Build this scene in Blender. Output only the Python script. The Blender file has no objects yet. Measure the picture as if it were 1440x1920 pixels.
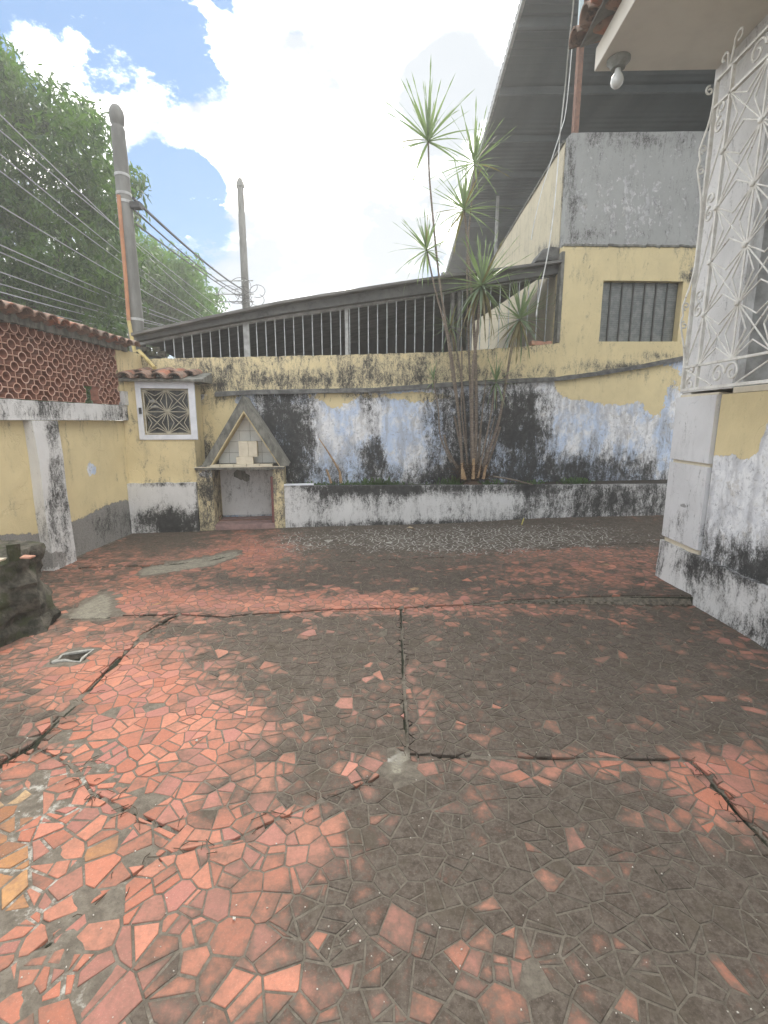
import bpy, bmesh, math, random
import numpy as np
from mathutils import Vector, Matrix, noise as mnoise
random.seed(7); rng = np.random.default_rng(7)
scene = bpy.context.scene
R = math.radians

# ------------------------------------------------------------------ camera
FPX = 900.0; CH = 1.5
PITCH = math.atan(171/FPX); YAW = math.atan(20/FPX)
cam_d = bpy.data.cameras.new("camera"); cam = bpy.data.objects.new("camera", cam_d)
scene.collection.objects.link(cam); scene.camera = cam
cam.location = (0, 0, CH); cam.rotation_euler = (math.pi/2-PITCH, 0, YAW)
cam_d.sensor_fit = 'VERTICAL'; cam_d.sensor_height = 36; cam_d.lens = FPX/1920*36
cam_d.clip_start = 0.05; cam_d.clip_end = 3000

def ray(px, py):
    r, u = (px-720)/FPX, (960-py)/FPX
    y = math.cos(PITCH)+u*math.sin(PITCH); z = -math.sin(PITCH)+u*math.cos(PITCH)
    return Vector((r*math.cos(YAW)-y*math.sin(YAW), r*math.sin(YAW)+y*math.cos(YAW), z))
CO = Vector((0, 0, CH))
def hz(px, py, z=0.0):
    d = ray(px, py); return CO+d*((z-CH)/d.z)
def hx(px, py, x):
    d = ray(px, py); return CO+d*(x/d.x)
def hy(px, py, y):
    d = ray(px, py); return CO+d*(y/d.y)
def proj(P):
    """world points (n,3) -> photo pixels, used only to say where stains sit"""
    P = np.asarray(P, float)-np.array([0, 0, CH])
    cy, sy = math.cos(YAW), math.sin(YAW)
    r = P[:, 0]*cy+P[:, 1]*sy; y = -P[:, 0]*sy+P[:, 1]*cy; z = P[:, 2]
    f = y*math.cos(PITCH)-z*math.sin(PITCH); u = y*math.sin(PITCH)+z*math.cos(PITCH)
    f = np.where(f < 0.05, 0.05, f)
    return 720+FPX*r/f, 960-FPX*u/f

# ------------------------------------------------------------------ world, sun, exposure
SUN_EL, SUN_AZ = 42.0, 2.0            # degrees; azimuth from +Y towards +X
world = bpy.data.worlds.new("World"); scene.world = world; world.use_nodes = True
wn = world.node_tree; wn.nodes.clear()

class NT:
    def __init__(s, tree): s.t = tree
    def n(s, typ, **kw):
        nd = s.t.nodes.new(typ)
        for k, v in kw.items(): setattr(nd, k, v)
        return nd
    def put(s, sock, v):
        if isinstance(v, bpy.types.NodeSocket): s.t.links.new(v, sock)
        elif v is not None:
            if sock.type == 'RGBA' and not hasattr(v, '__len__'): v = (v, v, v, 1)
            if sock.type == 'RGBA' and len(v) == 3: v = (*v, 1)
            sock.default_value = v
    def m(s, op, a, b=None, c=None, clamp=False):
        nd = s.n('ShaderNodeMath', operation=op, use_clamp=clamp)
        s.put(nd.inputs[0], a); s.put(nd.inputs[1], b)
        if c is not None: s.put(nd.inputs[2], c)
        return nd.outputs[0]
    def v(s, op, a, b=None):
        nd = s.n('ShaderNodeVectorMath', operation=op)
        s.put(nd.inputs[0], a); s.put(nd.inputs[1], b)
        return nd.outputs[1] if op in ('DOT_PRODUCT', 'LENGTH') else nd.outputs[0]
    def scale(s, vec, xyz):
        return s.v('MULTIPLY', vec, xyz)
    def noise(s, vec, sc, det=4, rough=.55, dist=0.0, col=False):
        nd = s.n('ShaderNodeTexNoise'); s.put(nd.inputs['Vector'], vec)
        nd.inputs['Scale'].default_value = sc; nd.inputs['Detail'].default_value = det
        nd.inputs['Roughness'].default_value = rough; nd.inputs['Distortion'].default_value = dist
        return nd.outputs[1 if col else 0]
    def step(s, x, a, b):
        nd = s.n('ShaderNodeMapRange', interpolation_type='SMOOTHSTEP')
        s.put(nd.inputs[0], x); nd.inputs[1].default_value = a; nd.inputs[2].default_value = b
        return nd.outputs[0]
    def mr(s, x, a, b, c, d):
        nd = s.n('ShaderNodeMapRange'); s.put(nd.inputs[0], x)
        for i, q in enumerate((a, b, c, d)): nd.inputs[i+1].default_value = q
        return nd.outputs[0]
    def mix(s, f, a, b, mode='MIX'):
        nd = s.n('ShaderNodeMix', data_type='RGBA', blend_type=mode)
        s.put(nd.inputs[0], f); s.put(nd.inputs[6], a); s.put(nd.inputs[7], b)
        return nd.outputs[2]
    def ramp(s, f, stops):
        nd = s.n('ShaderNodeValToRGB'); s.put(nd.inputs[0], f); cr = nd.color_ramp
        while len(cr.elements) < len(stops): cr.elements.new(.5)
        for e, (p, c) in zip(cr.elements, stops): e.position = p; e.color = (*c, 1)
        return nd.outputs[0]

w = NT(wn)
sky = w.n('ShaderNodeTexSky', sky_type='NISHITA', sun_disc=False)
sky.sun_elevation = R(SUN_EL); sky.sun_rotation = R(SUN_AZ); sky.air_density = 1.0; sky.dust_density = .15; sky.ozone_density = 1.5
dirv = w.n('ShaderNodeTexCoord').outputs['Generated']
sep = w.n('ShaderNodeSeparateXYZ'); w.put(sep.inputs[0], dirv)
zz = w.m('MAXIMUM', w.m('ADD', sep.outputs[2], .22), .08)
cmb = w.n('ShaderNodeCombineXYZ')
w.put(cmb.inputs[0], w.m('DIVIDE', sep.outputs[0], zz)); w.put(cmb.inputs[1], w.m('DIVIDE', sep.outputs[1], zz))
cloudp = w.v('ADD', cmb.outputs[0], (3.1, 1.7, .4))
n1 = w.noise(cloudp, 1.9, 11, .62, .15); n2 = w.noise(cloudp, 4.2, 8, .6)
dens = w.m('ADD', w.m('MULTIPLY', n1, 1.35), w.m('MULTIPLY', n2, .35))
def lobe(px, py, deg):
    d = ray(px, py).normalized(); c = math.cos(R(deg))
    return w.step(w.v('DOT_PRODUCT', dirv, tuple(d)), c, 1-(1-c)*.25)
dens = w.m('ADD', dens, -.66)
for px, py, dg, k in ((480, -40, 13, -.36), (270, 30, 9, -.32), (610, 10, 6, -.12), (400, 130, 7, .25), (500, 230, 8, .25), (335, 385, 6.0, -.80), (30, 20, 7, -.3), (170, 110, 6, .22), (880, 20, 9, .3),
                      (560, 330, 18, .30), (760, 200, 14, .30), (700, 60, 7, -.02), (900, 170, 6, -.05)):
    lb = lobe(px, py, dg)
    if k < 0: lb = w.m('MULTIPLY', lb, w.mr(w.noise(cloudp, 5.5, 9, .65), .38, .62, .25, 1.5))
    dens = w.m('ADD', dens, w.m('MULTIPLY', lb, k))
cov = w.step(dens, -.02, .44)
shade = w.step(w.noise(w.v('ADD', cloudp, (7, 2, 0)), 2.6, 8, .62), .46, .72)
for px, py, dg, k in ((530, 550, 7, .75), (715, 450, 4, .8), (570, 165, 5, .65), (750, 510, 6, .7), (440, 480, 5, .6), (850, 170, 5, .9), (420, 560, 5, .6), (830, 310, 3, .5)):
    shade = w.m('ADD', w.m('MULTIPLY', shade, 1.0), w.m('MULTIPLY', lobe(px, py, dg), k))
shade = w.step(w.m('ADD', shade, w.mr(n2, .35, .65, -.6, .45)), .0, 1.0)
SKY_S = .10
glow = w.step(w.v('DOT_PRODUCT', dirv, tuple(ray(640, 260).normalized())), .55, 1.0)
cl_b = w.m('ADD', 22.0, w.m('MULTIPLY', glow, 7.0))
bright = w.mix(1.0, (1.04, 1, .94), cl_b, 'MULTIPLY')
cl_col = w.mix(1.0, bright, w.m('POWER', .105, w.m('MULTIPLY', shade, .97)), 'MULTIPLY')
cl_col = w.mix(shade, cl_col, w.mix(1.0, cl_col, (.90, 1.0, 1.14), 'MULTIPLY'))
skyc = w.mix(.72, w.mix(1.0, sky.outputs[0], (.8, .85, .9), 'MULTIPLY'), (.85, 1.65, 2.9))
fin = w.mix(cov, skyc, cl_col)
bg = w.n('ShaderNodeBackground'); w.put(bg.inputs[0], fin); bg.inputs[1].default_value = SKY_S
wo = w.n('ShaderNodeOutputWorld'); w.put(wo.inputs[0], bg.outputs[0])

sun_d = bpy.data.lights.new("sun", 'SUN'); sun = bpy.data.objects.new("sun", sun_d); scene.collection.objects.link(sun)
sun_d.energy = 1.15; sun_d.angle = R(12); sun_d.color = (1, .94, .84)
sdir = Vector((math.sin(R(SUN_AZ))*math.cos(R(SUN_EL)), math.cos(R(SUN_AZ))*math.cos(R(SUN_EL)), math.sin(R(SUN_EL))))
sun.rotation_euler = (-sdir).to_track_quat('-Z', 'Y').to_euler(); sun.location = (0, 0, 30)
vs = scene.view_settings; vs.view_transform = 'Standard'; vs.look = 'None'; vs.exposure = 1.34; vs.gamma = 1; vs.use_curve_mapping = False

# ------------------------------------------------------------------ object helpers
COL = scene.collection
def wloc(o):
    v = Vector((0, 0, 0))
    while o is not None: v = v+Vector(o.location); o = o.parent
    return v
def tag(o, label=None, cat=None, group=None, kind=None):
    for k, v in (('label', label), ('category', cat), ('group', group), ('kind', kind)):
        if v: o[k] = v
    return o
def thing(name, loc, label, cat, group=None):
    o = bpy.data.objects.new(name, None); COL.objects.link(o); o.location = loc
    o.empty_display_size = .1
    return tag(o, label, cat, group)
def link(name, me, mat, parent=None, loc=(0, 0, 0), rot=None, scale=None):
    o = bpy.data.objects.new(name, me); COL.objects.link(o)
    if mat is not None and not me.materials: me.materials.append(mat)
    if parent is not None: o.parent = parent; loc = Vector(loc)-wloc(parent)
    o.location = loc
    if rot is not None: o.rotation_euler = rot
    if scale is not None: o.scale = scale
    return o

class MB:
    def __init__(s): s.v = []; s.f = []
    def add(s, vs, fs):
        b = len(s.v); s.v += [tuple(p) for p in vs]; s.f += [tuple(b+i for i in f) for f in fs]; return s
    def hexa(s, p):      # 8 corners: bottom 4 ccw, top 4 ccw
        return s.add(p, [(3, 2, 1, 0), (4, 5, 6, 7), (0, 1, 5, 4), (1, 2, 6, 5), (2, 3, 7, 6), (3, 0, 4, 7)])
    def box(s, x0, x1, y0, y1, z0, z1):
        return s.hexa([(x0, y0, z0), (x1, y0, z0), (x1, y1, z0), (x0, y1, z0), (x0, y0, z1), (x1, y0, z1), (x1, y1, z1), (x0, y1, z1)])
    def prism(s, poly, vec):     # poly: list of 3d points, extruded by vec
        n = len(poly); a = [Vector(p) for p in poly]; b = [p+Vector(vec) for p in a]
        return s.add(a+b, [tuple(range(n))[::-1], tuple(range(n, 2*n))]+[(i, (i+1) % n, n+(i+1) % n, n+i) for i in range(n)])
    def tube(s, pts, r, n=8, cap=True):
        pts = [Vector(p) for p in pts]; rs = r if hasattr(r, '__len__') else [r]*len(pts)
        base = len(s.v); up = None
        for i, p in enumerate(pts):
            t = (pts[min(i+1, len(pts)-1)]-pts[max(i-1, 0)]).normalized()
            if up is None:
                up = Vector((0, 0, 1)) if abs(t.z) < .9 else Vector((1, 0, 0))
            u = t.cross(up)
            if u.length < 1e-4: u = t.cross(Vector((0, 1, 0)))
            u.normalize(); w_ = u.cross(t).normalized(); up = w_
            for k in range(n):
                a = 2*math.pi*(k+.5)/n
                s.v.append(tuple(p+(u*math.cos(a)+w_*math.sin(a))*rs[i]))
        for i in range(len(pts)-1):
            for k in range(n):
                a, b = base+i*n+k, base+i*n+(k+1) % n
                s.f.append((a, b, b+n, a+n))
        if cap:
            s.f.append(tuple(range(base+n-1, base-1, -1))); e = base+(len(pts)-1)*n; s.f.append(tuple(range(e, e+n)))
        return s
    def bar(s, a, b, wd, dp, up=(0, 0, 1)):   # rectangular bar between two points
        a, b, up = Vector(a), Vector(b), Vector(up); t = (b-a).normalized(); u = t.cross(up).normalized(); v_ = u.cross(t)
        c = [u*wd/2*i+v_*dp/2*j for i, j in ((-1, -1), (1, -1), (1, 1), (-1, 1))]
        return s.hexa([a+q for q in c]+[b+q for q in c])
    def lathe(s, cx, cy, prof, n=16):          # prof: [(r,z)]
        base = len(s.v)
        for r, z in prof:
            for k in range(n):
                a = 2*math.pi*k/n; s.v.append((cx+r*math.cos(a), cy+r*math.sin(a), z))
        for i in range(len(prof)-1):
            for k in range(n):
                a, b = base+i*n+k, base+i*n+(k+1) % n; s.f.append((a, b, b+n, a+n))
        s.f.append(tuple(range(base+n-1, base-1, -1))); e = base+(len(prof)-1)*n; s.f.append(tuple(range(e, e+n)))
        return s
    def build(s, name, mat, parent=None, smooth=False, bevel=0, jit=0, origin=None):
        P = np.array(s.v, float); c = P.mean(0) if origin is None else np.array(origin, float)
        if jit: P = P+rng.normal(0, jit, P.shape)
        me = bpy.data.meshes.new(name); me.from_pydata([tuple(p) for p in P-c], [], s.f)
        bm = bmesh.new(); bm.from_mesh(me)
        bmesh.ops.recalc_face_normals(bm, faces=bm.faces)
        if bevel: bmesh.ops.bevel(bm, geom=[e for e in bm.edges if e.calc_face_angle(0) > .6], offset=bevel, segments=2, affect='EDGES', profile=.6)
        bm.to_mesh(me); bm.free()
        if smooth:
            for p in me.polygons: p.use_smooth = True
            try: me.set_sharp_from_angle(angle=R(40))
            except Exception: pass
        me.update()
        return link(name, me, mat, parent, tuple(c))

def stain_attr(me, arr):
    a = me.color_attributes.new('st', 'FLOAT_COLOR', 'POINT')
    full = np.ones((len(me.vertices), 4), np.float32); full[:, :arr.shape[1]] = arr
    a.data.foreach_set('color', full.ravel())

def blobs(px, py, base, lst):
    """sum of soft ellipses (cx, cy, rx, ry, amount) telling how dirty / peeled the surface is"""
    o = np.full(px.shape, float(base))
    for cx, cy, rx, ry, k in lst:
        d = np.sqrt(((px-cx)/rx)**2+((py-cy)/ry)**2)
        o = o+k*np.clip(1.25-d, 0, 1)**1.0
    return np.clip(o, 0, 1)

def grid_panel(name, fn, nu, nv, back, mat, parent=None, paint=None, rough=.004, kind=None):
    """a plastered slab: fn(u,v)->point on the front, uneven; closed at the back by the vector back"""
    U, V = np.meshgrid(np.linspace(0, 1, nu), np.linspace(0, 1, nv))
    P = np.array([tuple(fn(u, v)) for u, v in zip(U.ravel(), V.ravel())], float)
    Px, Py = proj(P)
    nrm = -np.array(Vector(back).normalized())
    if rough:
        dd = np.array([mnoise.noise(Vector(p)*2.2)*1.6+mnoise.noise(Vector(p)*9.0)*.5 for p in P])*rough
        P = P+dd[:, None]*nrm
    n = nu*nv; idx = np.arange(n).reshape(nv, nu)
    F = [(idx[j, i], idx[j, i+1], idx[j+1, i+1], idx[j+1, i]) for j in range(nv-1) for i in range(nu-1)]
    rim = list(idx[0, :])+list(idx[1:, -1])+list(idx[-1, -2::-1])+list(idx[-2:0:-1, 0])
    B = P[rim]+np.array(back); bi = [n+k for k in range(len(rim))]
    for k in range(len(rim)):
        a, b = rim[k], rim[(k+1) % len(rim)]; F.append((b, a, bi[k], bi[(k+1) % len(rim)]))
    F.append(tuple(bi))
    P2 = np.vstack([P, B]); c = P2.mean(0)
    me = bpy.data.meshes.new(name); me.from_pydata([tuple(p) for p in P2-c], [], [tuple(int(i) for i in f) for f in F])
    bm = bmesh.new(); bm.from_mesh(me); bmesh.ops.recalc_face_normals(bm, faces=bm.faces); bm.to_mesh(me); bm.free()
    if paint is not None:
        st = paint(Px, Py, P); st = np.vstack([st, st[rim]]); stain_attr(me, st)
    o = link(name, me, mat, parent, tuple(c))
    if kind: o['kind'] = kind
    return o

# ------------------------------------------------------------------ materials
def new_mat(name):
    m = bpy.data.materials.new(name); m.use_nodes = True; t = m.node_tree; t.nodes.clear()
    s = NT(t); out = s.n('ShaderNodeOutputMaterial'); b = s.n('ShaderNodeBsdfPrincipled'); s.put(out.inputs[0], b.outputs[0])
    return m, s, b, out
def bump(s, b, h, strength=.3, dist=.01):
    n = s.n('ShaderNodeBump'); n.inputs['Strength'].default_value = strength; n.inputs['Distance'].default_value = dist
    s.put(n.inputs['Height'], h); s.put(b.inputs['Normal'], n.outputs[0])
def pos(s): return s.n('ShaderNodeNewGeometry').outputs['Position']

YEL = (.70, .59, .345)
def wall_mat(name, paint, under=(.66, .67, .69), deep=(.30, .29, .27), mould=(.028, .028, .027), streak=1.0, blue=True):
    """paint over lime wash over render; attribute st: r = black mould, g = paint gone, b = bare render"""
    m, s, b, _ = new_mat(name); p = pos(s)
    at = s.n('ShaderNodeAttribute', attribute_name='st'); sp = s.n('ShaderNodeSeparateColor'); s.put(sp.inputs[0], at.outputs[0])
    r, g, bl = sp.outputs
    warp = s.v('ADD', p, s.scale(s.noise(p, 5, 3, col=True), (.12, .12, .12)))
    stk = s.noise(s.scale(warp, (1, 1, .22)), 9, 6, .62)
    stf = s.noise(s.scale(warp, (1, 1, .35)), 34, 5, .7)
    bigp = s.noise(warp, 2.6, 8, .62); fine = s.noise(p, 70, 4, .65); mid = s.noise(warp, 13, 7, .7)
    col = s.mix(s.m('MULTIPLY', s.step(bigp, .3, .7), .55), paint, tuple(c*.80 for c in paint))
    col = s.mix(s.m('MULTIPLY', s.step(stk, .52, .75), .35), col, tuple(c*.62 for c in paint))
    und = s.mix(s.step(mid, .35, .65), under, tuple(min(.8, c*1.28) for c in under))
    if blue: und = s.mix(s.m('MULTIPLY', s.step(s.noise(s.scale(warp, (1, 1, .6)), 1.7, 6, .7), .44, .56), .8), und, (.45, .56, .74))
    und = s.mix(s.m('MULTIPLY', s.step(stk, .45, .62), .55), und, (.36, .36, .37))
    und = s.mix(s.m('MULTIPLY', s.step(s.noise(warp, 7, 8, .75), .52, .66), .5), und, (.44, .40, .33))
    und = s.mix(s.m('MULTIPLY', s.step(s.noise(warp, 24, 6, .75), .54, .64), .6), und, (.24, .24, .25))
    gm = s.step(s.m('ADD', g, s.m('ADD', s.m('MULTIPLY', s.m('SUBTRACT', mid, .5), .9), s.m('MULTIPLY', s.m('SUBTRACT', stk, .5), .7))), .485, .515)
    col = s.mix(gm, col, und)
    bm_ = s.step(s.m('ADD', bl, s.m('MULTIPLY', s.m('SUBTRACT', mid, .5), .8)), .48, .53)
    col = s.mix(bm_, col, s.mix(s.step(fine, .3, .7), deep, tuple(c*.68 for c in deep)))
    bl2 = s.noise(warp, 4.5, 9, .72)
    e = s.m('ADD', s.m('MULTIPLY', s.m('SUBTRACT', stk, .5), 1.05*streak), s.m('ADD', s.m('MULTIPLY', s.m('SUBTRACT', stf, .5), 1.15), s.m('ADD', s.m('MULTIPLY', s.m('SUBTRACT', fine, .5), .95), s.m('MULTIPLY', s.m('SUBTRACT', bl2, .5), 1.1))))
    mm = s.m('ADD', r, e)
    soft = s.m('MULTIPLY', s.step(mm, .25, .75), .60)
    drip = s.noise(s.scale(warp, (1, 1, .09)), 26, 4, .6)
    col = s.mix(s.m('MULTIPLY', s.step(drip, .56, .68), s.m('MULTIPLY', s.step(mm, .1, .5), .6)), col, (.09, .09, .09))
    col = s.mix(soft, col, (.16, .158, .15))
    col = s.mix(s.m('MULTIPLY', s.step(mm, .50, .92), .94), col, s.mix(s.step(mid, .4, .7), mould, tuple(c*2.1 for c in mould)))
    s.put(b.inputs['Base Color'], col); b.inputs['Roughness'].default_value = .93; b.inputs['Specular IOR Level'].default_value = .25
    vor = s.n('ShaderNodeTexVoronoi', feature='DISTANCE_TO_EDGE'); s.put(vor.inputs['Vector'], s.v('ADD', p, s.scale(s.noise(p, 3, 5, col=True), (.5, .5, .5)))); vor.inputs['Scale'].default_value = 1.3
    crack = s.m('MULTIPLY', s.step(vor.outputs[0], 0.0, .010), 1)
    h = s.m('ADD', s.m('MULTIPLY', s.m('ADD', gm, bm_), -.9), s.m('ADD', s.m('MULTIPLY', mid, .7), s.m('ADD', s.m('MULTIPLY', fine, .4), s.m('MULTIPLY', crack, .8))))
    bump(s, b, h, .55, .006)
    return m
def simple(name, c1, c2=None, sc=12, rough=.8, metal=0, bmp=.2, stretch=(1, 1, 1), dirt=None, bs=None, c3=None, dth=(.5, .68), spec=.4):
    m, s, b, _ = new_mat(name); p = s.scale(pos(s), stretch)
    n_ = s.noise(p, sc, 6, .62); f = s.noise(p, sc*5, 4, .6)
    col = s.mix(s.step(n_, .34, .66), c1, c2 or tuple(c*.7 for c in c1))
    if c3: col = s.mix(s.step(s.noise(p, sc*.45, 5, .6), .52, .62), col, c3)
    if dirt: col = s.mix(s.m('MULTIPLY', s.step(s.m('ADD', s.m('MULTIPLY', s.noise(p, sc*.8, 6, .7), .7), s.m('MULTIPLY', f, .3)), *dth), .9), col, dirt)
    s.put(b.inputs['Base Color'], col); b.inputs['Roughness'].default_value = rough; b.inputs['Metallic'].default_value = metal
    b.inputs['Specular IOR Level'].default_value = spec
    if bmp: bump(s, b, s.m('ADD', n_, s.m('MULTIPLY', f, .5)), bmp, bs or .006)
    return m

M = {}
M['yellow'] = wall_mat('yellow_plaster', YEL)
M['house'] = wall_mat('house_plaster', YEL, under=(.62, .63, .65), blue=False)
M['white'] = wall_mat('white_plaster', (.66, .655, .64), deep=(.36, .35, .33), blue=False)
M['cream'] = wall_mat('cream_plaster', (.58, .52, .38), under=(.5, .47, .38), blue=False)
M['render'] = wall_mat('grey_render', (.38, .385, .37), under=(.46, .46, .45), deep=(.25, .25, .25), blue=False)
M['block'] = wall_mat('painted_block', (.66, .66, .66), under=(.45, .45, .45), deep=(.36, .36, .35), blue=False)
M['coping'] = simple('mouldy_concrete', (.16, .16, .15), (.07, .07, .066), 9, .95, bmp=.5, dirt=(.32, .32, .31), dth=(.56, .7))
M['mossrock'] = simple('mossy_concrete', (.11, .10, .08), (.028, .028, .02), 14, .97, bmp=.9, bs=.02, dirt=(.22, .21, .18), c3=(.05, .055, .028), dth=(.62, .72))
M['bbqcon'] = simple('weathered_concrete', (.24, .235, .205), (.11, .11, .095), 14, .95, bmp=.5, dirt=(.05, .05, .045), dth=(.54, .7), stretch=(1, 1, .5))
M['conc'] = simple('pole_concrete', (.20, .20, .185), (.12, .12, .11), 5, .9, bmp=.3, stretch=(1, 1, .3), dirt=(.30, .31, .30), dth=(.6, .75))
M['clay'] = simple('fired_clay', (.46, .25, .18), (.38, .20, .14), 16, .9, bmp=.35, dirt=(.17, .13, .11), c3=(.50, .29, .20), dth=(.57, .72))
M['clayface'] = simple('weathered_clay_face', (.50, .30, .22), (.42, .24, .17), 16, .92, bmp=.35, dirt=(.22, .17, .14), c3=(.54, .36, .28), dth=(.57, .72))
M['clayin'] = simple('shaded_clay', (.27, .12, .08), (.20, .09, .06), 16, .92, bmp=.3)  # darker clay for the hole sides, their shade put into the colour
M['rooftile'] = simple('old_roof_tile', (.30, .19, .14), (.19, .145, .115), 9, .93, bmp=.5, dirt=(.045, .043, .038), c3=(.36, .15, .09), dth=(.50, .64))
M['timber'] = simple('grey_timber', (.19, .185, .17), (.11, .108, .10), 7, .9, bmp=.3, stretch=(.35, 1, 2.5), dirt=(.06, .058, .052), dth=(.58, .75))
M['sheet'] = simple('dark_sheet', (.12, .122, .115), (.085, .087, .082), 3, .8, bmp=.1, dirt=(.04, .04, .038), stretch=(1, .2, 1))
M['bar'] = simple('galvanised_bar', (.55, .58, .58), (.38, .40, .40), 20, .6, .15, bmp=.1)
M['graypost'] = simple('grey_post', (.46, .47, .46), (.30, .30, .29), 9, .8, bmp=.2)
M['rust'] = simple('rusty_steel', (.30, .17, .12), (.20, .12, .09), 14, .8, .1, bmp=.2)
M['wmetal'] = simple('white_enamel_iron', (.70, .69, .64), (.55, .53, .48), 14, .55, bmp=.12, dirt=(.24, .15, .10), dth=(.58, .68), spec=.45)
M['creammetal'] = simple('cream_iron', (.48, .45, .35), (.34, .31, .24), 18, .6, bmp=.1, dirt=(.16, .09, .05), dth=(.58, .68))
M['whitepaint'] = simple('white_paint', (.74, .76, .80), (.64, .66, .70), 6, .7, bmp=.15)
M['soffit'] = simple('soffit_paint', (.72, .69, .61), (.64, .61, .54), 2.5, .9, bmp=.1, dirt=(.40, .38, .34), dth=(.6, .8))
M['glazed'] = simple('glazed_tile', (.76, .77, .74), (.68, .69, .66), 5, .3, bmp=.05, dirt=(.36, .34, .29), dth=(.6, .75), spec=.5)
M['creambrick'] = simple('cream_brick', (.66, .60, .47), (.58, .52, .40), 10, .8, bmp=.2)
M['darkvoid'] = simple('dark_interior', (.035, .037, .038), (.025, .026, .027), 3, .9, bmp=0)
M['greyin'] = simple('grey_interior', (.13, .135, .135), (.10, .105, .105), 2, .9, bmp=0)
M['yconduit'] = simple('yellow_conduit', (.50, .40, .16), (.42, .33, .14), 8, .6, bmp=.05)
M['oconduit'] = simple('orange_conduit', (.42, .19, .09), (.33, .15, .075), 8, .6, bmp=.05)
M['cable'] = simple('black_cable', (.035, .035, .035), (.03, .03, .03), 8, .6, bmp=0)
M['scable'] = simple('bare_cable', (.32, .33, .34), (.25, .26, .27), 8, .45, .3, bmp=0)
M['wcable'] = simple('white_cable', (.66, .67, .64), (.5, .5, .48), 8, .5, bmp=0)
M['stem'] = simple('palm_stem', (.24, .20, .155), (.13, .10, .08), 22, .9, bmp=.5, stretch=(1, 1, 3.5))
M['cutwood'] = simple('cut_wood', (.42, .29, .16), (.26, .17, .10), 18, .85, bmp=.3)
M['fibre'] = simple('brown_fibre', (.10, .065, .04), (.05, .035, .025), 30, .95, bmp=.6)
M['bark'] = simple('bark', (.08, .068, .055), (.045, .04, .034), 9, .95, bmp=.7, stretch=(1, 1, .3))
M['soil'] = simple('soil', (.055, .045, .033), (.03, .027, .02), 20, .98, bmp=.8, dirt=(.12, .10, .07))
M['deadleaf'] = simple('dry_leaf', (.45, .36, .24), (.36, .28, .18), 20, .8, bmp=.1)
M['paleblue'] = simple('pale_blue_pipe', (.55, .66, .68), (.5, .6, .62), 6, .5, bmp=0)
M['plastic'] = simple('grimy_plastic', (.25, .26, .235), (.16, .165, .15), 18, .6, bmp=.1)
M['bulb'] = simple('milky_glass', (.66, .68, .66), (.6, .62, .6), 4, .12, bmp=0, spec=.6)
M['redpaint'] = simple('faded_red_paint', (.24, .10, .09), (.17, .075, .07), 16, .85, bmp=.3)
M['pinkfloor'] = simple('faded_pink_floor', (.33, .22, .20), (.22, .15, .14), 12, .9, bmp=.3)
def leaf_mat(name, c1, c2, c3, tr=.35, rough=.45):
    m, s, b, out = new_mat(name)
    oi = s.n('ShaderNodeNewGeometry')
    ri = oi.outputs['Random Per Island']; nn = s.noise(oi.outputs['Position'], 1.6, 5, .7)
    col = s.mix(ri, c1, c2); col = s.mix(s.step(nn, .42, .62), col, c3)
    s.put(b.inputs['Base Color'], col); b.inputs['Roughness'].default_value = rough
    tl = s.n('ShaderNodeBsdfTranslucent'); s.put(tl.inputs[0], s.mix(1, col, (1.5, 1.7, .8), 'MULTIPLY'))
    mx = s.n('ShaderNodeMixShader'); mx.inputs[0].default_value = tr
    s.put(mx.inputs[1], b.outputs[0]); s.put(mx.inputs[2], tl.outputs[0]); s.put(out.inputs[0], mx.outputs[0])
    return m
M['treeleaf'] = leaf_mat('mango_leaf', (.016, .045, .014), (.05, .10, .026), (.08, .145, .032), .42)
M['farleaf'] = leaf_mat('far_leaf', (.06, .13, .04), (.11, .19, .05), (.08, .16, .045), .45)
M['spike'] = leaf_mat('dracaena_leaf', (.18, .235, .165), (.23, .28, .20), (.14, .19, .12), .4, .4)
M['dryspike'] = leaf_mat('dry_dracaena_leaf', (.20, .17, .09), (.26, .21, .11), (.16, .14, .07), .3, .6)
M['weed'] = leaf_mat('weed_leaf', (.05, .10, .03), (.08, .14, .04), (.05, .08, .03), .3)
# corrugated sheet seen from below
m, s, b, _ = new_mat('corrugated_underside'); p = pos(s)
nn = s.noise(s.scale(p, (1, .15, 1)), 1.6, 5)
s.put(b.inputs['Base Color'], s.mix(s.step(nn, .3, .7), (.19, .215, .222), (.135, .155, .162))); b.inputs['Roughness'].default_value = .7
M['corr'] = m
# dark window glass
m, s, b, _ = new_mat('window_glass'); p = pos(s)
s.put(b.inputs['Base Color'], s.mix(s.step(s.noise(p, 7, 6, .7), .4, .7), (.03, .034, .034), (.085, .09, .09))); s.put(b.inputs['Roughness'], s.mr(s.noise(p, 9, 5), .3, .7, .12, .5))
M['glass'] = m
m, s, b, _ = new_mat('ribbed_glass'); p = pos(s)
s.put(b.inputs['Base Color'], s.mix(s.step(s.noise(p, 11, 6, .7), .42, .62), (.115, .13, .125), (.19, .20, .185))); b.inputs['Roughness'].default_value = .4
M['ribglass'] = m

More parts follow.
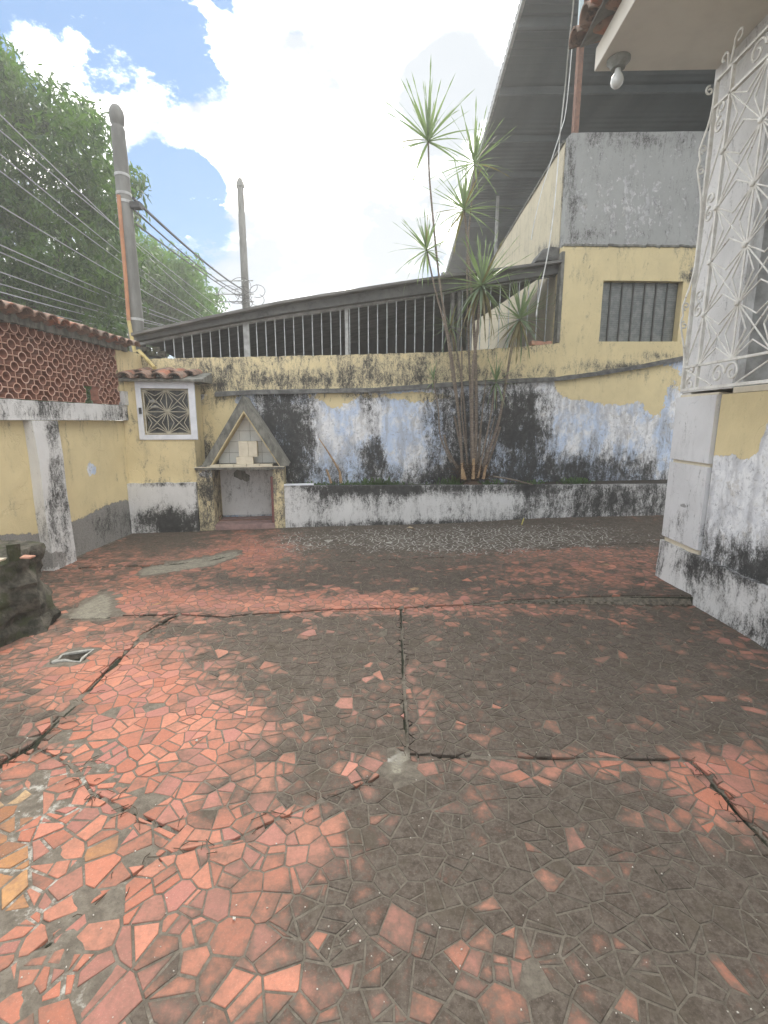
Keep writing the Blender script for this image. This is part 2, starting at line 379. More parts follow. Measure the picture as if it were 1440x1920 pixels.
# pavement shards and mortar
def shard_mat():
    m, s, b, _ = new_mat('broken_tile'); p = pos(s)
    at = s.n('ShaderNodeAttribute', attribute_name='st'); sp = s.n('ShaderNodeSeparateColor'); s.put(sp.inputs[0], at.outputs[0])
    dirt, tint, fam = sp.outputs
    clean = s.ramp(tint, [(0, (.36, .13, .08)), (.35, (.43, .16, .10)), (.6, (.50, .205, .13)), (.8, (.38, .155, .12)), (1, (.32, .135, .105))])
    other = s.ramp(tint, [(0, (.24, .11, .06)), (.5, (.44, .22, .085)), (.85, (.58, .41, .20)), (1, (.6, .45, .24))])
    clean = s.mix(s.step(fam, .45, .55), clean, other)
    f1 = s.noise(p, 16, 7, .68); f2 = s.noise(p, 60, 5, .7); f3 = s.noise(s.scale(p, (1, 1, 1)), 4.5, 6, .62)
    f4 = s.noise(p, 210, 3, .7)
    clean = s.mix(s.m('MULTIPLY', s.step(f4, .55, .7), .35), clean, (.60, .38, .27))
    clean = s.mix(s.m('MULTIPLY', s.step(f2, .42, .68), .45), clean, s.mix(.5, clean, (.12, .085, .07)))
    e = s.m('ADD', s.m('MULTIPLY', s.m('SUBTRACT', f1, .5), .75), s.m('ADD', s.m('MULTIPLY', s.m('SUBTRACT', f2, .5), .42), s.m('MULTIPLY', s.m('SUBTRACT', f3, .5), 1.25)))
    mm = s.m('ADD', dirt, e)
    grime = s.mix(s.step(s.m('ADD', s.m('MULTIPLY', f1, .5), s.m('MULTIPLY', f2, .5)), .38, .62), (.045, .038, .030), (.112, .097, .078))
    grime = s.mix(s.m('MULTIPLY', s.step(s.noise(p, 130, 4, .75), .52, .7), .5), grime, (.20, .17, .135))
    grime = s.mix(s.m('MULTIPLY', s.step(f3, .53, .66), .5), grime, (.066, .058, .040))
    col = s.mix(s.m('MULTIPLY', s.step(mm, .0, .62), .72), clean, (.19, .115, .085))
    col = s.mix(s.m('MULTIPLY', s.step(mm, .40, .80), .95), col, grime)
    s.put(b.inputs['Base Color'], col)
    s.put(b.inputs['Roughness'], s.mr(mm, .2, .8, .6, .92)); b.inputs['Specular IOR Level'].default_value = .3
    bump(s, b, s.m('ADD', s.m('MULTIPLY', f1, .8), s.m('MULTIPLY', f2, .5)), .35, .004)
    return m
M['shard'] = shard_mat()
def mortar_mat():
    m, s, b, _ = new_mat('mortar'); p = pos(s)
    at = s.n('ShaderNodeAttribute', attribute_name='st'); sp = s.n('ShaderNodeSeparateColor'); s.put(sp.inputs[0], at.outputs[0])
    wht, bare, moss = sp.outputs
    f1 = s.noise(p, 22, 7, .7); f2 = s.noise(p, 90, 4, .7); f3 = s.noise(p, 5, 6, .65)
    col = s.mix(s.step(f1, .35, .65), (.125, .108, .086), (.195, .172, .138))
    col = s.mix(s.m('MULTIPLY', s.m('POWER', at.outputs['Alpha'], 2.0), .62), col, s.mix(s.step(f1, .38, .62), (.078, .068, .054), (.135, .119, .096)))
    col = s.mix(s.m('MULTIPLY', s.step(f2, .54, .74), .5), col, (.07, .063, .052))
    wm = s.step(s.m('ADD', wht, s.m('ADD', s.m('MULTIPLY', s.m('SUBTRACT', f1, .5), 1.6), s.m('MULTIPLY', s.m('SUBTRACT', f3, .5), 1.5))), .58, .85)
    col = s.mix(s.m('MULTIPLY', wm, .85), col, s.mix(f2, (.36, .35, .31), (.50, .49, .44)))
    col = s.mix(s.m('MULTIPLY', bare, s.step(f2, .2, .6)), col, s.mix(s.step(f1, .4, .6), (.30, .28, .22), (.20, .185, .15)))
    col = s.mix(s.step(s.m('ADD', moss, s.m('MULTIPLY', s.m('SUBTRACT', f1, .5), .8)), .5, .65), col, (.028, .03, .02))  # moss, crack darkening and the painted dark inside the drain hole
    s.put(b.inputs['Base Color'], col); b.inputs['Roughness'].default_value = .97; b.inputs['Specular IOR Level'].default_value = .2
    bump(s, b, s.m('ADD', f1, s.m('MULTIPLY', f2, .6)), .8, .008)
    return m
M['mortar'] = mortar_mat()

# ------------------------------------------------------------------ frames of reference
A0, A1 = hz(260, 998), hz(1250, 968)
WT = (A1-A0); WT.z = 0; WT.normalize(); WN = Vector((WT.y, -WT.x, 0))       # along the back wall, and towards the yard
def W(s_, d, z): return A0+WT*s_+WN*d+Vector((0, 0, z))
def wz(px, py, d):
    """(s, z) of a photo point on the plane at offset d from the planter front"""
    dr = ray(px, py); o = A0+WN*d; t = (o-CO).dot(WN)/dr.dot(WN); q = CO+dr*t
    return (q-A0).dot(WT), q.z
def wbox(mb, s0, s1, d0, d1, z0, z1):
    return mb.hexa([W(s0, d1, z0), W(s1, d1, z0), W(s1, d0, z0), W(s0, d0, z0), W(s0, d1, z1), W(s1, d1, z1), W(s1, d0, z1), W(s0, d0, z1)])
DB = -.58        # back wall face behind the planter
XL = -3.56       # left wall face
XH = 2.52        # house wall face
S_END = 9.2
def interp(pts, x):
    return float(np.interp(x, [p[0] for p in pts], [p[1] for p in pts]))
def curve_sz(pxs, d): return [wz(px, py, d) for px, py in pxs]

# ------------------------------------------------------------------ ground
cracks_px = {
 'long': ([(-60, 1465), (0, 1432), (60, 1400), (110, 1350), (150, 1310), (190, 1270), (235, 1225), (270, 1190), (300, 1170), (335, 1152)], .030),
 'step': ([(60, 1163), (100, 1158), (200, 1155), (335, 1152), (420, 1157), (500, 1150), (620, 1143), (750, 1140), (900, 1133), (960, 1128), (1100, 1128), (1300, 1133)], .022),
 'vert': ([(752, 1140), (756, 1250), (760, 1330), (765, 1413)], .014),
 'across': ([(765, 1413), (900, 1418), (1050, 1420), (1290, 1424)], .012),
 'right': ([(1290, 1424), (1330, 1455), (1380, 1520), (1440, 1578), (1500, 1640)], .022),
 'root': ([(765, 1413), (700, 1462), (610, 1500), (500, 1545), (440, 1575), (300, 1605), (180, 1690), (60, 1790)], .0045),
 'far': ([(78, 1069), (200, 1064), (270, 1062), (400, 1046), (452, 1034)], .030),
 'seam': ([(640, 1053), (820, 1046), (950, 1040), (1120, 1030), (1260, 1022)], .010),
 'twig': ([(60, 1400), (140, 1440), (175, 1490), (330, 1560)], .006)}
cracks = {k: ([hz(*p).xy for p in pts], wd) for k, (pts, wd) in cracks_px.items()}
holes_px = [[(262, 1069), (300, 1058), (380, 1045), (440, 1033), (452, 1038), (400, 1058), (330, 1070), (265, 1079)],
            [(128, 1158), (150, 1135), (190, 1112), (208, 1118), (206, 1150), (198, 1157)],
            [(104, 1241), (120, 1226), (172, 1219), (152, 1240)],
            [(733, 1425), (750, 1400), (764, 1411), (757, 1440), (730, 1452)]]
holes = [[hz(*p).xy for p in h] for h in holes_px]
STEP = [tuple(p) for p in cracks['step'][0]]
def ystep(x): return np.interp(x, [p[0] for p in STEP], [p[1] for p in STEP])
def zlift(x, y):
    t = np.clip((np.asarray(x)-.55)/1.9, 0, 1); t = t*t*(3-2*t)
    return .075*t*np.clip(1-(np.asarray(y)-3.8)/5.0, .35, 1)
def zg(x, y, far): 
    und = .006*np.sin(np.asarray(x)*1.7+.5)*np.cos(np.asarray(y)*1.3)
    return und+np.where(far, zlift(x, y), 0)
def inpoly(x, y, poly):
    c = np.zeros(np.shape(x), bool); n = len(poly)
    for i in range(n):
        x1, y1 = poly[i]; x2, y2 = poly[(i+1) % n]
        cond = ((y1 > y) != (y2 > y)) & (x < (x2-x1)*(y-y1)/((y2-y1) or 1e-9)+x1)
        c ^= cond
    return c
def dseg(x, y, a, b):
    ax, ay = a; bx, by = b; L = (bx-ax)**2+(by-ay)**2
    t = np.clip(((x-ax)*(bx-ax)+(y-ay)*(by-ay))/L, 0, 1)
    return np.hypot(x-ax-t*(bx-ax), y-ay-t*(by-ay))
def crack_depth(x, y, extra=0.0):
    """0..1 how deep inside a crack"""
    o = np.zeros(np.shape(x))
    for k, (pts, wd) in cracks.items():
        d = np.full(np.shape(x), 9.)
        for a, b in zip(pts[:-1], pts[1:]): d = np.minimum(d, dseg(x, y, a, b))
        wv = wd*(.75+.5*np.sin(x*13+y*9))+extra
        o = np.maximum(o, np.clip(1.5-d/wv, 0, 1))
    return o
DIRT_TONE = [(110, 1660, 420, 400, -.58), (250, 1480, 120, 40, .14), (300, 1330, 220, 160, -.34), (280, 1420, 230, 180, -.2), (330, 1800, 60, 60, .2), (420, 1480, 60, 40, .2), (230, 1560, 90, 30, .15), (150, 1230, 210, 90, -.30), (40, 1380, 130, 60, .38), (560, 1130, 480, 26, -.50), (1000, 1150, 400, 16, -.18),
        (1350, 1500, 150, 110, -.60), (1000, 1437, 420, 26, -.34), (1130, 1075, 260, 45, -.30), (480, 1030, 130, 45, -.42), (280, 1060, 260, 60, -.25), (1000, 1040, 300, 12, -.3),
        (900, 1010, 380, 34, .35), (330, 1015, 120, 24, .25), (1000, 1560, 330, 180, .24), (1250, 1700, 300, 220, .2), (560, 1240, 170, 90, .22), (1060, 1260, 300, 120, .14), (1040, 1810, 170, 90, -.22),  # includes one wide soft darker patch at the near right
        (620, 1560, 170, 110, -.2), (470, 1600, 160, 90, -.2), (250, 1120, 200, 40, -.25), (650, 1090, 400, 24, .06), (560, 1850, 200, 90, -.15), (620, 1340, 200, 90, -.06), (760, 1290, 60, 60, -.08)]
def dirt_at(x, y):
    px, py = proj(np.stack([x, y, np.zeros(np.shape(x))], 1)); return blobs(px, py, .80, DIRT_TONE), px, py

# tile shards: Voronoi cells broken further by random cuts
def clip(poly, nx, ny, c):      # keep nx*x+ny*y <= c
    out = []; n = len(poly)
    for i in range(n):
        a = poly[i]; b_ = poly[(i+1) % n]; da = nx*a[0]+ny*a[1]-c; db = nx*b_[0]+ny*b_[1]-c
        if da <= 0: out.append(a)
        if (da < 0 < db) or (db < 0 < da):
            t = da/(da-db); out.append((a[0]+t*(b_[0]-a[0]), a[1]+t*(b_[1]-a[1])))
    return out
def area(p):
    return .5*sum(p[i][0]*p[(i+1) % len(p)][1]-p[(i+1) % len(p)][0]*p[i][1] for i in range(len(p)))
def cen(p): return (sum(q[0] for q in p)/len(p), sum(q[1] for q in p)/len(p))
def inset(poly, g):
    if area(poly) < 0: poly = poly[::-1]
    src = poly; out = poly
    for i in range(len(src)):
        a, b_ = src[i], src[(i+1) % len(src)]; dx, dy = b_[0]-a[0], b_[1]-a[1]; L = math.hypot(dx, dy)
        if L < 1e-6: continue
        nx, ny = dy/L, -dx/L; out = clip(out, nx, ny, nx*a[0]+ny*a[1]-g)
        if len(out) < 3: return []
    return out
def tidy(p, e=.004):
    o = [q for i, q in enumerate(p) if math.hypot(q[0]-p[i-1][0], q[1]-p[i-1][1]) > e]
    return o if len(o) >= 3 else []
X0, X1, Y0, Y1 = -3.56, 5.4, .45, 8.0
cell = .084
ang = R(48); ca, sa = math.cos(ang), math.sin(ang)
pts = {}
for i in range(-100, 110):
    for j in range(-145, 145):
        u = (i+random.uniform(.02, .98))*cell*1.35; v_ = (j+random.uniform(.02, .98))*cell*.78
        x = u*ca-v_*sa; y = u*sa+v_*ca+3
        if X0-.1 < x < X1+.1 and Y0-.2 < y < Y1+.1: pts[(i, j)] = (x, y)
shards = []
def wall_front_y(x): return A0.y+(x-A0.x)*WT.y/WT.x
for (i, j), p in pts.items():
    if p[0] > 2.75 and p[1] < 4.3: continue
    if p[1] > wall_front_y(p[0])+.1: continue
    poly = [(p[0]-.3, p[1]-.3), (p[0]+.3, p[1]-.3), (p[0]+.3, p[1]+.3), (p[0]-.3, p[1]+.3)]
    for di in range(-2, 3):
        for dj in range(-2, 3):
            q = pts.get((i+di, j+dj))
            if q is None or (di == 0 and dj == 0): continue
            nx, ny = q[0]-p[0], q[1]-p[1]
            poly = clip(poly, nx, ny, (q[0]**2+q[1]**2-p[0]**2-p[1]**2)/2)
            if len(poly) < 3: break
        if len(poly) < 3: break
    if len(poly) < 3: continue
    work = [poly]
    ncut = random.choice((0, 0, 0, 1, 1, 1, 2))
    for _ in range(ncut):
        work.sort(key=lambda q: -abs(area(q))); big = work.pop(0); c = cen(big)
        # cut across the longest edge
        e = max(range(len(big)), key=lambda k: math.hypot(big[k][0]-big[(k+1) % len(big)][0], big[k][1]-big[(k+1) % len(big)][1]))
        dx, dy = big[(e+1) % len(big)][0]-big[e][0], big[(e+1) % len(big)][1]-big[e][1]; th = math.atan2(dy, dx)+random.gauss(0, .4)
        nx, ny = math.cos(th), math.sin(th); cc = nx*c[0]+ny*c[1]+random.gauss(0, .012)
        for q in (clip(big, nx, ny, cc), clip(big, -nx, -ny, -cc)):
            if len(q) >= 3 and abs(area(q)) > .0004: work.append(q)
    shards += work
# split along the cracks so that no shard bridges one
for k, (cp, wd) in cracks.items():
    for a, b_ in zip(cp[:-1], cp[1:]):
        dx, dy = b_[0]-a[0], b_[1]-a[1]; L = math.hypot(dx, dy); nx, ny = dy/L, -dx/L; c = nx*a[0]+ny*a[1]
        mx, my = (a[0]+b_[0])/2, (a[1]+b_[1])/2; out = []
        for q in shards:
            qc = cen(q)
            if math.hypot(qc[0]-mx, qc[1]-my) > L/2+.12: out.append(q); continue
            t = ((qc[0]-a[0])*dx+(qc[1]-a[1])*dy)/(L*L)
            ds = [nx*v2[0]+ny*v2[1]-c for v2 in q]
            if -.05 < t < 1.05 and min(ds) < -.002 and max(ds) > .002:
                g = wd*random.uniform(.35, .8)
                for r_ in (clip(q, nx, ny, c-g), clip(q, -nx, -ny, -c-g)):
                    if len(r_) >= 3 and abs(area(r_)) > .0003: out.append(r_)
            else: out.append(q)
        shards = out

yard = None
# mortar bed
gx = np.arange(X0, X1+.001, .026); gy = np.arange(Y0, Y1+.001, .026)
GX, GY = np.meshgrid(gx, gy)
# pull the row of points nearest to the step on each side onto it, so that the break is sharp
ys = ystep(GX); dlt = GY-ys
GY = np.where((dlt >= 0) & (dlt < .026), ys+.004, np.where((dlt < 0) & (dlt > -.026), ys-.004, GY))
x, y = GX.ravel(), GY.ravel(); far = y > ystep(x)
z = zg(x, y, far)-.0019
cd = crack_depth(x, y)
nz = np.array([mnoise.noise(Vector((a*9, b*9, 0))) for a, b in zip(x, y)])
nf = np.array([mnoise.noise(Vector((a*30, b*30, 5))) for a, b in zip(x, y)])
z = z-cd*.018+nz*.0008+nf*.0006
bare = np.zeros(x.shape)
for hi, h in enumerate(holes):
    ip = inpoly(x, y, h)
    bare = np.where(ip, 0 if hi == 2 else 1, bare); z = np.where(ip, z-(.075 if hi == 2 else .008), z)
D, Px, Py = dirt_at(x, y)
wht = blobs(Px, Py, .16, [(60, 1620, 190, 260, .36), (150, 1450, 260, 90, .22), (200, 1900, 260, 140, .3), (560, 1690, 90, 60, .2), (900, 1012, 420, 34, .95), (740, 1415, 60, 20, .3), (900, 1420, 300, 14, .3), (1330, 1500, 140, 90, .2), (530, 1020, 80, 30, .3),
                         (560, 1650, 160, 40, .15), (1000, 1125, 120, 10, .1)])
moss = blobs(Px, Py, 0, [(1230, 1640, 140, 70, .55), (1340, 1250, 90, 60, .35), (1190, 1290, 90, 30, .5), (260, 1500, 120, 50, .3)])
moss = np.maximum(moss, cd*.75); moss = np.where(inpoly(x, y, holes[2]), 1, moss)  # cracks darkened as well; drain hole's inner shade put into the mask
n0, n1_ = GX.shape
idx = np.arange(n0*n1_).reshape(n0, n1_)
F = np.stack([idx[:-1, :-1], idx[:-1, 1:], idx[1:, 1:], idx[1:, :-1]], -1).reshape(-1, 4)
me = bpy.data.meshes.new('pavement'); me.from_pydata(np.stack([x, y, z], 1).tolist(), [], F.tolist())
stain_attr(me, np.stack([wht, bare, moss, D], 1))
for p_ in me.polygons: p_.use_smooth = True
yard = link('pavement', me, M['mortar']); yard['kind'] = 'structure'

# shard meshes
recs = []
for q in shards:
    c = cen(q)
    if not (X0+.02 < c[0] < X1 and Y0 < c[1] < Y1): continue
    if c[0] > XH+.05 and c[1] < 4.45: continue
    if c[1] > wall_front_y(c[0])+.02: continue
    if any(inpoly(np.array([v2[0] for v2 in q]+[c[0]]), np.array([v2[1] for v2 in q]+[c[1]]), h).any() for h in holes): continue
    recs.append((q, c))
cx = np.array([r_[1][0] for r_ in recs]); cy = np.array([r_[1][1] for r_ in recs])
dirt_c, pcx, pcy = dirt_at(cx, cy)
loose = blobs(pcx, pcy, 0, [(60, 1640, 240, 300, .8), (200, 1880, 300, 160, .45), (160, 1440, 160, 70, .5)])
verts_all, faces_all, st_all = [], [], []
big = []
for k, (q, c) in enumerate(recs):
    if random.random() < .005+.08*loose[k]: continue
    gap = random.uniform(.0016, .0044)+.0055*loose[k]*random.random()
    if pcy[k] < 1060 and pcx[k] > 520: gap = random.uniform(.004, .008)
    p2 = tidy(inset(q, gap))
    if len(p2) < 3 or abs(area(p2)) < .00028: continue
    far_ = c[1] > float(ystep(c[0]))
    tx, ty = random.gauss(0, .007+.02*loose[k]), random.gauss(0, .007+.02*loose[k]); dz = random.gauss(0, .0005+.0012*loose[k])
    tint = random.random(); fam = 0.0
    if pcx[k] < 60 and 1475 < pcy[k] < 1700 and random.random() < .6: fam = 1.0; tint = .9 if pcy[k] < 1530 else (random.uniform(0, .3) if pcy[k] < 1590 else random.uniform(.3, .7))
    elif random.random() < .0008: fam = 1.0
    pd = random.gauss(0, .09) if random.random() < .72 else random.gauss(-.10, .20)
    if pcy[k] < 1060: pd *= .4
    ctr = cen(p2); m_ = len(p2)
    lo = [(v2[0], v2[1]) for v2 in p2]; hi_ = inset(p2, .0016)
    if len(hi_) != m_: hi_ = [(ctr[0]+(a-ctr[0])*.965, ctr[1]+(b_-ctr[1])*.965) for a, b_ in lo]
    def zt(a, b_, off): return float(zg(a, b_, far_))+dz+tx*(a-ctr[0])+ty*(b_-ctr[1])+off
    V3 = [(a, b_, zt(a, b_, -.013)) for a, b_ in lo]+[(a, b_, zt(a, b_, -.0014)) for a, b_ in lo]+[(a, b_, zt(a, b_, 0)) for a, b_ in hi_]
    V3.append((ctr[0], ctr[1], zt(ctr[0], ctr[1], 0)))
    fs = [(2*m_+i, 2*m_+(i+1) % m_, 3*m_) for i in range(m_)]+[(i, (i+1) % m_, m_+(i+1) % m_, m_+i) for i in range(m_)]+[(m_+i, m_+(i+1) % m_, 2*m_+(i+1) % m_, 2*m_+i) for i in range(m_)]
    xs = np.array([v2[0] for v2 in V3]); yy = np.array([v2[1] for v2 in V3]); dv, qx, qy = dirt_at(xs, yy)
    edge = np.r_[np.full(3*m_, .07), -.10]*np.clip(dv*2, .3, 1)*random.uniform(.3, 1.5)
    st = np.stack([np.clip(dv+pd+edge, 0, 1), np.full(len(V3), tint), np.full(len(V3), fam)], 1)
    vis = (-20 < pcx[k] < 1460) and pcy[k] < 1940
    pq = proj(np.array([(a, b_, 0) for a, b_ in lo])); ap = abs(area(list(zip(*pq)))) if vis else 0
    big.append((ap, V3, fs, st))
big.sort(key=lambda t: -t[0])
for ap, V3, fs, st in big[:295]:
    c3 = np.mean(V3, 0); me = bpy.data.meshes.new('broken_tile'); me.from_pydata([tuple(v2) for v2 in np.array(V3)-c3], [], fs); stain_attr(me, st)
    link('broken_tile', me, M['shard'], yard, tuple(c3))
va, fa, sa_ = [], [], []
for ap, V3, fs, st in big[295:]:
    b0 = len(va); va += V3; fa += [tuple(b0+i for i in f) for f in fs]; sa_.append(st)
me = bpy.data.meshes.new('broken_tile_field'); me.from_pydata(va, [], fa); stain_attr(me, np.vstack(sa_))
o = link('broken_tile_field', me, M['shard'], yard); o['kind'] = 'stuff'

hr = []
for i_ in range(4):
    a_, b2_ = holes[2][i_], holes[2][(i_+1) % 4]
    for t_ in (0, .35, .7): hr.append((a_[0]+(b2_[0]-a_[0])*t_+random.gauss(0, .007), a_[1]+(b2_[1]-a_[1])*t_+random.gauss(0, .007), -.001+random.gauss(0, .002)))
hr.append(hr[0])
MB().tube(hr, [random.uniform(.005, .014) for _ in hr], 6, False).build('drain_rim', simple('pale_cement', (.42, .41, .37), (.28, .27, .24), 30, .95, bmp=.5), yard, True)
# wider ground
mb = MB(); mb.box(-50, 50, -40, 60, -.5, -.14); g_ = mb.build('ground', simple('street_asphalt', (.07, .07, .068), (.05, .05, .05), 1.5, .95), None); g_['kind'] = 'structure'
mb = MB(); mb.box(X0-.02, 9, -6, Y0, -.13, -.008); o = mb.build('courtyard_floor', M['mortar']); o['kind'] = 'structure'
stain_attr(o.data, np.tile([.2, 0, .1], (len(o.data.vertices), 1)))
# raised lip of the far slab: rubble face in the step
mb = MB()
for k in range(110):
    xx = random.uniform(.9, 2.45); yy = float(ystep(xx))-random.uniform(0, .05); r_ = random.uniform(.004, .012)
    zz_ = random.uniform(.0, .02)
    mb.hexa([(xx+sx*r_*random.uniform(.6, 1.4), yy+sy*r_*random.uniform(.6, 1.2), zz_+sz*r_) for sz in (-.8, .8) for sx, sy in ((-1, -1), (1, -1), (1, 1), (-1, 1))])
for k in range(46):
    xa, xb = .62+1.84*k/46, .62+1.84*(k+1)/46; ya_, yb_ = float(ystep(xa)), float(ystep(xb)); wa = (.012+.05*math.sin(min(1, k/46)*3.0)**.7)*(1+.4*mnoise.noise(Vector((k*.7, 0, 0)))); za, zb = float(zlift(xa, ya_)), float(zlift(xb, yb_))
    mb.hexa([(xa, ya_-wa, -.004), (xb, yb_-wa, -.004), (xb, yb_+.01, -.004), (xa, ya_+.01, -.004), (xa, ya_-wa, .004), (xb, yb_-wa, .004), (xb, yb_+.01, zb*.72), (xa, ya_+.01, za*.72)])
o = mb.build('rubble', simple('tan_mortar', (.19, .165, .125), (.085, .073, .057), 26, .97, bmp=.8, dirt=(.05, .045, .035), dth=(.5, .66)), None); tag(o, 'loose mortar rubble lying in the step under the raised slab', 'rubble', None, 'stuff')

# ------------------------------------------------------------------ back wall
bot = [(0, .0), (S_END, .0)]
mould_px = [(385, 742), (470, 737), (700, 733), (850, 722), (950, 716), (1045, 712), (1120, 702), (1200, 689), (1275, 674), (1330, 664)]
mould = curve_sz(mould_px, DB); top_px = [(240, 672), (300, 672), (640, 665), (850, 659), (1000, 648), (1045, 643), (1120, 640)]
topc = curve_sz(top_px, DB)
def zmould(s_): return interp(mould, s_)
def ztop(s_): return interp(topc, s_)
back = thing('back_wall', W(3.9, DB, 0), 'long peeling blue white and black mouldy wall behind the planter, yellow band on top', 'wall')
def paint_low(px, py, P):
    r = blobs(px, py, .34, [(540, 830, 54, 110, .85), (500, 780, 40, 70, .35), (700, 855, 26, 38, .9), (690, 765, 14, 45, .35), (868, 800, 75, 120, .52), (975, 800, 66, 95, .68), (760, 900, 240, 32, .34), (1060, 895, 260, 45, .32), (590, 790, 18, 60, .15),
                             (640, 745, 500, 14, .2), (1120, 880, 180, 40, .25), (620, 790, 34, 70, -.60), (655, 800, 45, 50, -.3), (752, 800, 40, 70, -.52), (1085, 780, 55, 60, -.3), (1180, 780, 80, 50, -.28), (430, 790, 40, 50, -.2), (400, 850, 50, 36, .4), (1200, 740, 90, 30, -.35), (1120, 730, 60, 30, -.25), (930, 850, 30, 40, -.1)])
    g = blobs(px, py, 1.0, [(410, 800, 60, 110, -1.0), (628, 752, 34, 24, -.75), (700, 742, 240, 12, -.55), (1220, 715, 80, 48, -1.0), (1120, 722, 80, 36, -.95), (1075, 720, 40, 30, -.8), (1150, 745, 50, 30, -.45), (1230, 765, 28, 36, -.6), (1250, 740, 20, 40, .3), (790, 752, 60, 20, -.35)])
    b_ = blobs(px, py, .05, [(700, 895, 400, 26, .4), (800, 770, 40, 40, .2)])
    return np.stack([r, g, b_], 1)
grid_panel('wall_face', lambda u, v: W(u*S_END, DB, v*(zmould(u*S_END)+.02)), 300, 70, tuple(-WN*.22), M['yellow'], back, paint_low, .006)
def paint_up(px, py, P):
    r = blobs(px, py, .50, [(560, 715, 260, 22, .2), (850, 700, 300, 20, .12), (1000, 680, 120, 20, -.22), (410, 690, 60, 16, .1), (520, 690, 60, 18, -.15), (980, 665, 80, 14, -.1)])
    g = blobs(px, py, .12, []); b_ = blobs(px, py, .1, [(700, 700, 400, 20, .22)])
    return np.stack([r, g, b_], 1)
S_COR = wz(1052, 560, DB)[0]
grid_panel('upper_band', lambda u, v: W(u*S_COR-.0, DB-.02, zmould(u*S_COR)+.0+v*(ztop(u*S_COR)-zmould(u*S_COR)+.012*mnoise.noise(Vector((u*60, 0, 0))))), 220, 16, tuple(-WN*.18), M['yellow'], back, paint_up, .008)
mb = MB(); NS = 130
for k in range(NS):
    s0, s1 = 1.02+(S_END-1.02)*k/NS, 1.02+(S_END-1.02)*(k+1)/NS
    h = .055+.012*mnoise.noise(Vector((k*.31, 0, 3))); e = .075+.012*mnoise.noise(Vector((k*.23, 5, 3)))
    z0, z1 = zmould(s0)+.005, zmould(s1)+.005
    mb.hexa([W(s0, DB+e, z0-h/2), W(s1, DB+e, z1-h/2), W(s1, DB-.05, z1-h/2), W(s0, DB-.05, z0-h/2), W(s0, DB+e-.012, z0+h/2), W(s1, DB+e-.012, z1+h/2), W(s1, DB-.05, z1+h/2+.02), W(s0, DB-.05, z0+h/2+.02)])
mb.build('coping', M['coping'], back)

# ------------------------------------------------------------------ planter
planter = thing('planter', W(5.2, 0, 0), 'low white planter stained with black mould along the foot of the back wall', 'planter')
S_P0 = wz(533, 950, 0)[0]
zp = curve_sz([(500, 911), (640, 911), (900, 910), (1250, 908), (1300, 907)], 0)
def zpl(s_): return interp(zp, s_)
def paint_pl(px, py, P):
    r = blobs(px, py, .50, [(700, 915, 120, 20, .35), (1000, 918, 40, 30, .25), (860, 930, 20, 40, .2), (620, 930, 40, 40, .2), (850, 916, 300, 14, .3), (1130, 950, 170, 60, .35), (640, 965, 60, 24, -.3), (760, 965, 70, 24, -.2), (560, 960, 30, 40, -.25), (850, 945, 80, 26, -.22), (950, 935, 60, 24, -.2), (900, 982, 400, 10, .25), (1040, 930, 40, 30, -.1), (700, 985, 200, 8, .2)])
    return np.stack([r, np.zeros_like(r)+.15, np.zeros_like(r)+.1], 1)
grid_panel('front_wall', lambda u, v: W(S_P0+u*(S_END-S_P0), 0, -.02+v*(zpl(S_P0+u*(S_END-S_P0))+.02)), 260, 24, tuple(-WN*.09), M['white'], planter, paint_pl, .008)
mb = MB(); wbox(mb, S_P0+.02, S_END-.02, DB, -.092, 0, .515); mb.build('soil', M['soil'], planter)
mb = MB(); wbox(mb, S_P0-.02, S_P0+.42, -.11, .012, zpl(S_P0)+.001, zpl(S_P0)+.016); mb.build('edge_strip', M['whitepaint'], planter, bevel=.003)

# ------------------------------------------------------------------ barbecue with pitched niche
bbq = thing('barbecue', W(1.4, -.2, 0), 'masonry barbecue with a tall triangular tiled niche over an open firewood bay', 'barbecue')
sL, sR = wz(371, 930, .02)[0], wz(533, 930, .02)[0]
oL, oR = wz(400, 930, .02)[0], wz(513, 930, .02)[0]
zc = wz(450, 872, .02)[1]
def paint_leg(px, py, P):
    r = blobs(px, py, .62, [(388, 930, 14, 60, .12), (525, 930, 12, 60, -.1)])
    return np.stack([r, blobs(px, py, .3, [(385, 880, 20, 20, .3)]), np.zeros_like(r)+.35], 1)
for a, b_ in ((sL, oL), (oR, sR)):
    grid_panel('leg', lambda u, v, a=a, b_=b_: W(a+u*(b_-a), .02, v*(zc-.06)), 8, 26, tuple(-WN*(.02-DB-.004)), M['yellow'], bbq, paint_leg, .006)
mb = MB(); wbox(mb, oL-.01, oR+.01, DB+.003, DB+.03, .1, zc-.07)
o = mb.build('bay_back', M['white'], bbq); stain_attr(o.data, np.tile([.28, .1, .25], (8, 1)))
# fallen plaster patch inside the bay
for (px0, py0, rr) in ((450, 890, .09), (461, 896, .07)):
    s_, z_ = wz(px0, py0, DB+.03); poly = [W(s_+rr*random.uniform(.7, 1.2)*math.cos(t), DB+.031, z_+rr*.9*random.uniform(.7, 1.2)*math.sin(t)) for t in np.linspace(0, 6.28, 10)[:-1]]
    MB().prism(poly, WN*.004).build('bare_patch', M['bbqcon'], bbq)
mb = MB(); wbox(mb, oL, oR, DB+.03, .035, 0, .075); mb.build('bay_floor', M['pinkfloor'], bbq, bevel=.006)
mb = MB(); wbox(mb, oR-.035, oR-.003, -.06, .0, .08, zc-.17); mb.build('red_strip', M['redpaint'], bbq, bevel=.003)
mb = MB(); wbox(mb, sL-.012, sR+.012, DB+.02, .05, zc-.062, zc-.022); mb.build('counter_slab', M['bbqcon'], bbq, bevel=.008, jit=.001)
